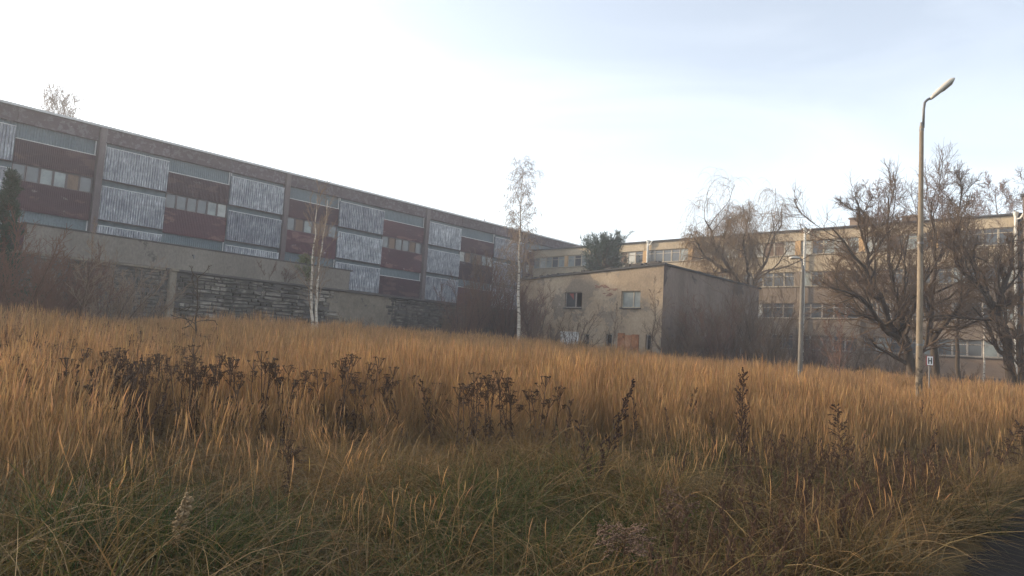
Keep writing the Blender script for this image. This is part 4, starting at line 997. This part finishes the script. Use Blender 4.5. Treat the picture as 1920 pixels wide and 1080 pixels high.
gs = np.random.default_rng(77)
TANSY = (('dense clump of dark dry tansy in the middle of the field', 960, 9.6, 16, 1.15, 1.12, 1), ('single dark tansy stalk left of the middle clump', 866, 9.2, 3, .16, .98, 2),
          ('pair of dark tansy tops just left of the middle clump', 905, 9.8, 5, .3, 1.12, 3), ('tall dark tansy group right of centre left, below the twin birch', 622, 10.4, 9, .6, 1.18, 4),
          ('narrow tansy group right of the one below the twin birch', 690, 10.4, 4, .3, 1.18, 5), ('thin tansy stalk with two heads between the groups', 722, 11.0, 2, .15, .98, 6),
          ('small low tansy stalks in the golden grass left of the middle clump', 775, 11.5, 3, .4, .92, 7), ('wide tansy group with flat tops below the dead sapling', 440, 10.2, 11, .9, 1.18, 8),
          ('tansy group right of the wide one below the dead sapling', 505, 10.0, 9, .6, 1.18, 9), ('tansy group left of the dead sapling', 320, 10.2, 10, .9, 1.18, 10),
          ('leftward dark tansy group with crowded heads', 240, 10.5, 8, 1.0, 1.1, 11), ('three nearly bare tansy stems with single heads in the foreground', 545, 6.6, 3, .25, .62, 12))
def near_clump(x, y):
    """tall grass stands back where a weed clump has taken the ground"""
    out = np.zeros(len(x), bool)
    for (_, px, d_, _n, w, _h, _s) in TANSY + (('', 1110, 7.5, 1, .5, 1, 0), ('', 1394, 7.9, 1, .25, 1, 0), ('', 1595, 8.0, 1, .3, 1, 0)):
        b_ = on_ground(px, d_); out |= (np.abs(x - b_[0] * y / b_[1]) < w * .5 + .22) & (y > b_[1] - 3.2) & (y < b_[1] + .25)
    return out
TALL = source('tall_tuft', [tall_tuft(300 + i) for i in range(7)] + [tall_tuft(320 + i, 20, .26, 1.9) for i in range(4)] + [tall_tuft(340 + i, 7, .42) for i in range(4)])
px_, py_, sx, ix_ = [], [], [], []
for y0, y1, dens, lo, hi in ((4, 12, 17, 0, 7), (12, 20, 15, 0, 7), (20, 34, 10, 0, 7), (34, 66, 6, 7, 11)):
    x, y = spread(y0, y1, dens, gs); keep = gs.random(len(x)) < tall_amount(x, y) * (.82 + .3 * wav(x * .9 + 5, y * .9)) + .17 * (y > 4.6)
    xx = x * nB[0] + y * nB[1]; keep &= (xx < 46) | (gs.random(len(x)) < .3)
    pl_px = 960 + FPX * x / y; keep &= gs.random(len(x)) < 1 - .50 * sstep(-80, 60, 420 - pl_px) * sstep(9, 12, y) * (1 - sstep(24, 30, y))
    keep &= ~(near_clump(x, y) & (gs.random(len(x)) < .85))
    x, y = x[keep], y[keep]; px_.append(x); py_.append(y); ix_.append(np.where(gs.random(len(x)) < 1.25 * (1 - sstep(.1, .75, tall_amount(x, y))), gs.integers(11, 15, len(x)), gs.integers(lo, hi, len(x))))
x, y = np.concatenate(px_), np.concatenate(py_); n = len(x)
hs_ = (.92 + .16 * wav(x * .6, y * .6 + 2)) * gs.uniform(.72, 1.14, n) * (.74 + .26 * sstep(7, 14, y)) * (.82 + .18 * tall_amount(x, y))
LDG = sstep(.25, .75, wav(x * .62 + 7, y * .55 + 1))        # patches pressed over by wind and rain
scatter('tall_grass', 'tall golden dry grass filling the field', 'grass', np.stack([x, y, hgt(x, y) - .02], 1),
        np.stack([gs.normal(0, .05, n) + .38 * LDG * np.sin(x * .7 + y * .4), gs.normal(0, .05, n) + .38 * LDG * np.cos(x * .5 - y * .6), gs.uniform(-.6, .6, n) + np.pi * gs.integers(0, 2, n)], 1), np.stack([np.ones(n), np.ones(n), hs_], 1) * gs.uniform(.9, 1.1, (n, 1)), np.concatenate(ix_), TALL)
print('tall tufts', n)

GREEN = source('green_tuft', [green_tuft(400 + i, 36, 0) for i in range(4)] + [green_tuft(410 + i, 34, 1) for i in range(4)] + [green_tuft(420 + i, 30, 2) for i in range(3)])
x1_, y1_ = spread(2.2, 9, 34, gs, 2.5); x2_, y2_ = spread(9, 19, 13, gs, 3)
x, y = np.r_[x1_, x2_], np.r_[y1_, y2_]; ta = tall_amount(x, y); keep = gs.random(len(x)) < 1 - .78 * ta; x, y, ta = x[keep], y[keep], ta[keep]; n = len(x)
q = wav(x * 1.1 + 2, y * 1.2) + gs.normal(0, .45, n) + ta * 1.4 + .66 + .35 * sstep(1, 5, -x) + .25 * sstep(2, 5, x) - .9 * np.exp(-((x - .35) ** 2 / .8 + (y - 6.0) ** 2 / 1.6)) - .8 * np.exp(-((x + 2.5) ** 2 / .5 + (y - 5.0) ** 2 / .5)) - .8 * np.exp(-((x - 2.6) ** 2 / .5 + (y - 9.2) ** 2 / 1.5))
idx = np.where(q < .05, gs.integers(0, 4, n), np.where(q < .75, gs.integers(4, 8, n), gs.integers(8, 11, n)))
hmp = .75 + .45 * sstep(-.2, .7, wav(x * 1.7, y * 1.5 + 1))
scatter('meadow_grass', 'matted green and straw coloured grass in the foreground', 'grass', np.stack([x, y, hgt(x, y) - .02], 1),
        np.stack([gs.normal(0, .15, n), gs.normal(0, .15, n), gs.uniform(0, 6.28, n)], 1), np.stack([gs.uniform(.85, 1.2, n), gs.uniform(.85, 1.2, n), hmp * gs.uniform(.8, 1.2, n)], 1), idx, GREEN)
print('green tufts', n)

# ------------------------------------------------------------------ withered weeds
BR0, BR1 = np.array([.040, .024, .016]), np.array([.085, .050, .032])
def blobs(C, r, g, c0=BR0, c1=BR1, flat=.6):
    """small six-cornered seed buttons at points C"""
    N = len(C); d = np.array([(1, 0, 0), (0, 1, 0), (-1, 0, 0), (0, -1, 0), (0, 0, flat), (0, 0, -flat)], float)
    rr_ = r * g.uniform(.7, 1.3, (N, 1, 1)); V_ = (C[:, None] + d[None] * rr_).reshape(-1, 3)
    tri = np.array([(0, 1, 4), (1, 2, 4), (2, 3, 4), (3, 0, 4), (1, 0, 5), (2, 1, 5), (3, 2, 5), (0, 3, 5)])
    F_ = (np.arange(N)[:, None, None] * 6 + tri[None]).reshape(-1, 3)
    k = g.random((N, 1)); return V_, F_, np.repeat(c0 * (1 - k) + c1 * k, 6, 0)
def colmesh(name, V_, F_, C_, m=None): return np_mesh(name, V_, F_, m or MT['weed'], np.clip(C_, .004, 1))
def quad(t):   # triangles -> quads of equal count for joining
    return np.concatenate([t, t[:, 2:3]], 1)
def tansy_meshes(seed, h=1.2):
    """(stalk mesh, seed head mesh): upright stem with curled leaves, flat-topped clusters of dark buttons"""
    g = np.random.default_rng(seed)
    P0, R0 = grow(np.zeros((1, 3)), np.array([[g.normal(0, .06), g.normal(0, .06), 1.0]]), np.array([h * .92]), np.array([.0085]), 8, .035, .03, g, .6, .004)
    def along(u):
        q = u * 8 * .999; i = int(q); return P0[0, i] * (1 - q + i) + P0[0, i + 1] * (q - i)
    rays_, heads = [], []
    def corymb(root_u, centre, rad, m_):
        for _ in range(m_):                           # thin rays rise to one flat top
            a = g.uniform(0, 6.28); q = rad * math.sqrt(g.random()); tip = centre + np.array([math.cos(a) * q, math.sin(a) * q, -.12 * q + g.normal(0, .006)])
            o = root_u; rays_.append(np.stack([o, o * .45 + tip * .55 + [0, 0, -.012], o * .12 + tip * .88 - [0, 0, .008], tip])); heads.append(tip)
    corymb(along(.90), P0[0, -1] + [0, 0, .015], .085, 9)
    for _ in range(int(g.integers(2, 5))):            # side branches with a smaller flat head each
        u_ = g.uniform(.68, .88); a = g.uniform(0, 6.28); o = along(u_); rr_ = g.uniform(.06, .13)
        e_ = o + np.array([math.cos(a) * rr_, math.sin(a) * rr_, g.uniform(.08, .16)]); rays_.append(np.stack([o, o * .6 + e_ * .4, o * .25 + e_ * .75, e_])); corymb(e_ - [0, 0, .03], e_ + [0, 0, .02], .05, 5)
    P1 = np.array(rays_); R1 = np.full(P1.shape[:2], .0030)
    v, f = join([tubes(P0, R0, 5), tubes(P1, R1, 3)])
    c = np.repeat((BR0 * .7 + BR1 * .5)[None], len(v), 0)
    # withered leaves hanging along the lower stem
    nl_ = 26; u = g.uniform(.08, .62, nl_) * 8; i = u.astype(int); o = P0[0, i] + (P0[0, i + 1] - P0[0, i]) * (u - i)[:, None]
    a = g.uniform(0, 6.28, nl_); dr = np.stack([np.cos(a), np.sin(a), g.uniform(-.9, .5, nl_)], 1); L_ = g.uniform(.04, .09, nl_)[:, None]
    sd = norm(np.cross(dr, g.normal(size=dr.shape))); mid = o + dr * L_ * .55; end = o + dr * L_ + [0, 0, -.04]
    lv = np.stack([o, mid - sd * .010, end, mid + sd * .010], 1).reshape(-1, 3); lf = np.arange(len(lv)).reshape(-1, 4)
    st = colmesh('stalk', np.concatenate([v, lv]), np.concatenate([f, lf + len(v)]), np.concatenate([c, np.repeat(BR0[None] * 1.1, len(lv), 0)]))
    C = []
    for t_ in heads:
        m_ = int(g.integers(4, 8)); a = g.uniform(0, 6.28, m_); rr_ = .017 * np.sqrt(g.random(m_)); C.append(t_ + np.stack([np.cos(a) * rr_, np.sin(a) * rr_, g.normal(0, .003, m_)], 1))
    V_, F_, C_ = blobs(np.concatenate(C), .0075, g, BR0 * .75, BR1 * .8)
    return st, colmesh('seed_head', V_, F_, C_)
TAN = [tansy_meshes(500 + i, 1.18 + .06 * (i % 3)) for i in range(7)]
gt = np.random.default_rng(91)
def tansy_clump(label, px, depth, n, w, hs0, seed):
    g = np.random.default_rng(seed); b = on_ground(px, depth)
    t = tag(empty('tansy_clump', b), label, 'weed', 'dark dry tansy clumps')
    for i in range(n):
        x, y = g.uniform(-w / 2, w / 2), g.uniform(-.25, .25); k = int(g.integers(0, 7)); s_ = hs0 * g.uniform(.82, 1.06)
        st = link('stalk', TAN[k][0], t, (x, y, float(hgt(b[0] + x, b[1] + y)) - b[2] - .02), (g.normal(0, .06), g.normal(0.05, .06), g.uniform(0, 6.28)), (1, 1, s_))
        tag(link('seed_head', TAN[k][1], st), kind='stuff')
for a in TANSY:
    tansy_clump(*a)
def weed_mesh(st, hd):
    """stalk and heads as one small mesh for the spread-out mass"""
    V_, F_, C_ = [], [], []; o = 0
    for me in (st, hd):
        v = np.empty(len(me.vertices) * 3, np.float32); me.vertices.foreach_get('co', v); c = np.empty(len(me.vertices) * 4, np.float32); me.color_attributes['Col'].data.foreach_get('color', c)
        f = [tuple(p.vertices) for p in me.polygons]; f = [q if len(q) == 4 else q + (q[2],) for q in f]
        V_.append(v.reshape(-1, 3)); C_.append(c.reshape(-1, 4)[:, :3]); F_ += [tuple(i + o for i in q) for q in f]; o += len(me.vertices)
    me = bpy.data.meshes.new('weed'); V_ = np.concatenate(V_); me.from_pydata(V_.tolist(), [], [q if q[2] != q[3] else q[:3] for q in F_]); me.materials.append(MT['weed'])
    a = me.color_attributes.new('Col', 'FLOAT_COLOR', 'POINT'); cc = np.ones((len(V_), 4), np.float32); cc[:, :3] = np.concatenate(C_); a.data.foreach_set('color', cc.ravel()); return me
def plume_mesh(seed, h=.8, n1=26, ratio=.22, ang=48, trop=-.05, col=(np.array([.10, .062, .042]), np.array([.19, .125, .085])), seed_r=.006, nb=9, u0=.45, stemc=BR1, taper=.75):
    """goldenrod or mugwort: stem with a spire of side sprays covered in seed fluff; returns (stem, plume) arrays"""
    g = np.random.default_rng(seed)
    P0, R0 = grow(np.zeros((1, 3)), np.array([[g.normal(0, .08), g.normal(0, .08), 1.0]]), np.array([h]), np.array([.006]), 9, .03, .02, g, .4, .003)
    p, d, ln, r = kids(P0, R0, n1, u0, ang, 8, ratio, .5, g, taper); P1, R1 = grow(p, d, ln, r, 5, .07, trop, g, .6, .0025)
    p2, d2, l2, r2 = kids(P1, R1, 3, .3, 40, 10, .35, .7, g, .3); P2, R2 = grow(p2, d2, l2, r2, 3, .06, trop, g, .7, .002)
    v, f = join([tubes(P0, R0, 5), tubes(P1, R1, 3), tubes(P2, R2, 3)]); stem = colmesh('stem', v, f, np.repeat(stemc[None], len(v), 0))
    C = []
    for P in (P1, P2):
        N, m, _ = P.shape; q = g.uniform(.15, .999, (N, nb)) * (m - 1); i = q.astype(int); fr = (q - i)[..., None]; ix = np.arange(N)[:, None]
        C.append((P[ix, i] * (1 - fr) + P[ix, i + 1] * fr + g.normal(0, .003, (N, nb, 3))).reshape(-1, 3))
    V_, F_, C_ = blobs(np.concatenate(C), seed_r, g, *col, flat=.9)
    return stem, colmesh('plume', V_, F_, C_)
def plume(name, label, px, depth, seed, lean=(0, 0), **k):
    b = on_ground(px, depth); t = tag(empty(name, b), label, 'weed'); st, pl_ = plume_mesh(seed, **k)
    for part, me in (('stem', st), ('plume', pl_)): link(part, me, t, None, (lean[0], lean[1], 0))
    return t
RB = (np.array([.036, .022, .017]), np.array([.080, .047, .036]))
plume('dry_mugwort', 'dark withered mugwort with a long leaning spike right of the tansy clump', 1098, 7.5, 601, (0.0, .25), h=1.46, n1=34, ratio=.17, ang=32, trop=.07, col=RB, seed_r=.0075, u0=.20, nb=9, stemc=BR0)
plume('dry_mugwort', 'short withered mugwort branch forking left beside the long spike', 1118, 7.45, 602, (0.0, -.26), h=1.02, n1=18, ratio=.2, ang=40, trop=.06, col=RB, seed_r=.0065, u0=.3, nb=7, stemc=BR0)
plume('dry_goldenrod', 'tall thin withered goldenrod spire standing right of centre', 1394, 7.9, 603, (0, .03), h=1.58, n1=64, ratio=.15, ang=50, trop=.12, col=RB, seed_r=.0052, u0=.42, nb=8, stemc=BR0)
plume('dry_goldenrod', 'feathery brown goldenrod between the tall spire and lamp post', 1590, 8.0, 604, (0, .10), h=1.25, n1=54, ratio=.22, ang=55, trop=-.02, seed_r=.0045, u0=.5, nb=7, col=RB)
plume('dry_goldenrod', 'arching goldenrod by the right picture edge', 1830, 8.4, 605, (0, .28), h=1.2, n1=44, ratio=.22, ang=55, trop=-.06, seed_r=.0045, u0=.55, nb=7, col=RB)
plume('dry_goldenrod', 'small reddish spray in the golden grass above the tansy clump', 1068, 14, 606, (0, 0), h=1.42, n1=40, ratio=.17, ang=45, trop=.05, col=(np.array([.17, .085, .05]), np.array([.26, .14, .08])), seed_r=.008, u0=.6)
plume('fluffy_goldenrod', 'pale fluffy goldenrod head low in the left foreground', 292, 4.4, 607, (0, .20), h=.62, n1=34, ratio=.13, ang=42, trop=.02, col=(np.array([.28, .19, .10]), np.array([.48, .36, .22])), seed_r=.008, nb=12, u0=.62, taper=.4)
plume('drooping_goldenrod', 'drooping grey-brown goldenrod plume at the bottom right of centre', 1163, 4.6, 608, (0, 0), h=.58, n1=34, ratio=.40, ang=66, trop=-.10, col=(np.array([.15, .095, .07]), np.array([.30, .21, .16])), seed_r=.0045, nb=11, u0=.72, taper=.3)
plume('drooping_goldenrod', 'greyish goldenrod plume between the drooping one and the spire', 1258, 5.6, 609, (0, .05), h=.62, n1=30, ratio=.34, ang=62, trop=-.08, col=(np.array([.13, .085, .06]), np.array([.24, .165, .12])), seed_r=.0045, nb=9, u0=.65, taper=.3)
# the mass of tansy at far left and brown stalks at lower right
def stalk_small(seed):
    st, pl_ = plume_mesh(seed, h=.85, n1=18, ratio=.20, ang=34, trop=.08, col=(np.array([.055, .032, .022]), np.array([.10, .058, .038])), seed_r=.0052, nb=6, u0=.30); return weed_mesh(st, pl_)
WEED = source('dry_weed', [weed_mesh(*TAN[i]) for i in range(5)] + [stalk_small(700 + i) for i in range(4)])
n1_ = 260; x = []; y = []; k = []; s_ = []
while len(x) < 950:                                    # left mass
    d_ = gt.uniform(7.5, 26); px = gt.uniform(-120, 470); p = at(px, 640, d_)
    if gt.random() > (1 - max(0, px) / 520) * (.4 + .6 * sstep(8, 13, d_)): continue
    x.append(p[0]); y.append(p[1]); k.append(int(gt.choice([0, 1, 2, 3, 4, 5, 5, 6, 6, 7, 7, 8, 8]))); s_.append(gt.uniform(.8, 1.12) * (1.35 if k[-1] > 4 else 1))
while len(x) < 1420:                                    # lower right stalks
    d_ = gt.uniform(4.0, 10.5); px = gt.uniform(1180, 1960); p = at(px, 800, d_)
    if nA[0] * p[0] + nA[1] * p[1] > -1.75 or gt.random() > sstep(1150, 1700, px) * .9 + .12: continue
    x.append(p[0]); y.append(p[1]); k.append(int(gt.integers(5, 9))); s_.append(gt.uniform(.35, .9))
while len(x) < 1600:                                   # strays through the whole field
    d_ = gt.uniform(9, 30); px = gt.uniform(400, 1950); p = at(px, 700, d_)
    if nA[0] * p[0] + nA[1] * p[1] > -1.9: continue
    x.append(p[0]); y.append(p[1]); k.append(int(gt.integers(5, 9))); s_.append(gt.uniform(.9, 1.4))
x, y = np.array(x), np.array(y); n = len(x)
scatter('withered_weeds', 'brown withered weed stalks massed at the left and lower right', 'weeds', np.stack([x, y, hgt(x, y) - .02], 1),
        np.stack([gt.normal(0, .15, n), gt.normal(0, .15, n), gt.uniform(0, 6.28, n)], 1), np.stack([np.ones(n), np.ones(n), np.ones(n)], 1) * np.array(s_)[:, None], np.array(k), WEED)

# ------------------------------------------------------------------ thin haze, added mostly to give the veil of lens glare
mb = MB(); mb.box(-190, 190, -60, 220, -2.0, 24)
hz = bpy.data.materials.new('haze'); hz.use_nodes = True; ht = hz.node_tree; ht.nodes.clear()
pv = ht.nodes.new('ShaderNodeVolumePrincipled'); pv.inputs['Density'].default_value = 0.0016; pv.inputs['Color'].default_value = (.87, .91, 1.0, 1); pv.inputs['Anisotropy'].default_value = .35
ho = ht.nodes.new('ShaderNodeOutputMaterial'); ht.links.new(pv.outputs[0], ho.inputs['Volume'])
tag(mb.build('haze', hz), 'thin pale haze over the whole field, added mostly for lens glare', 'haze', None, 'stuff')
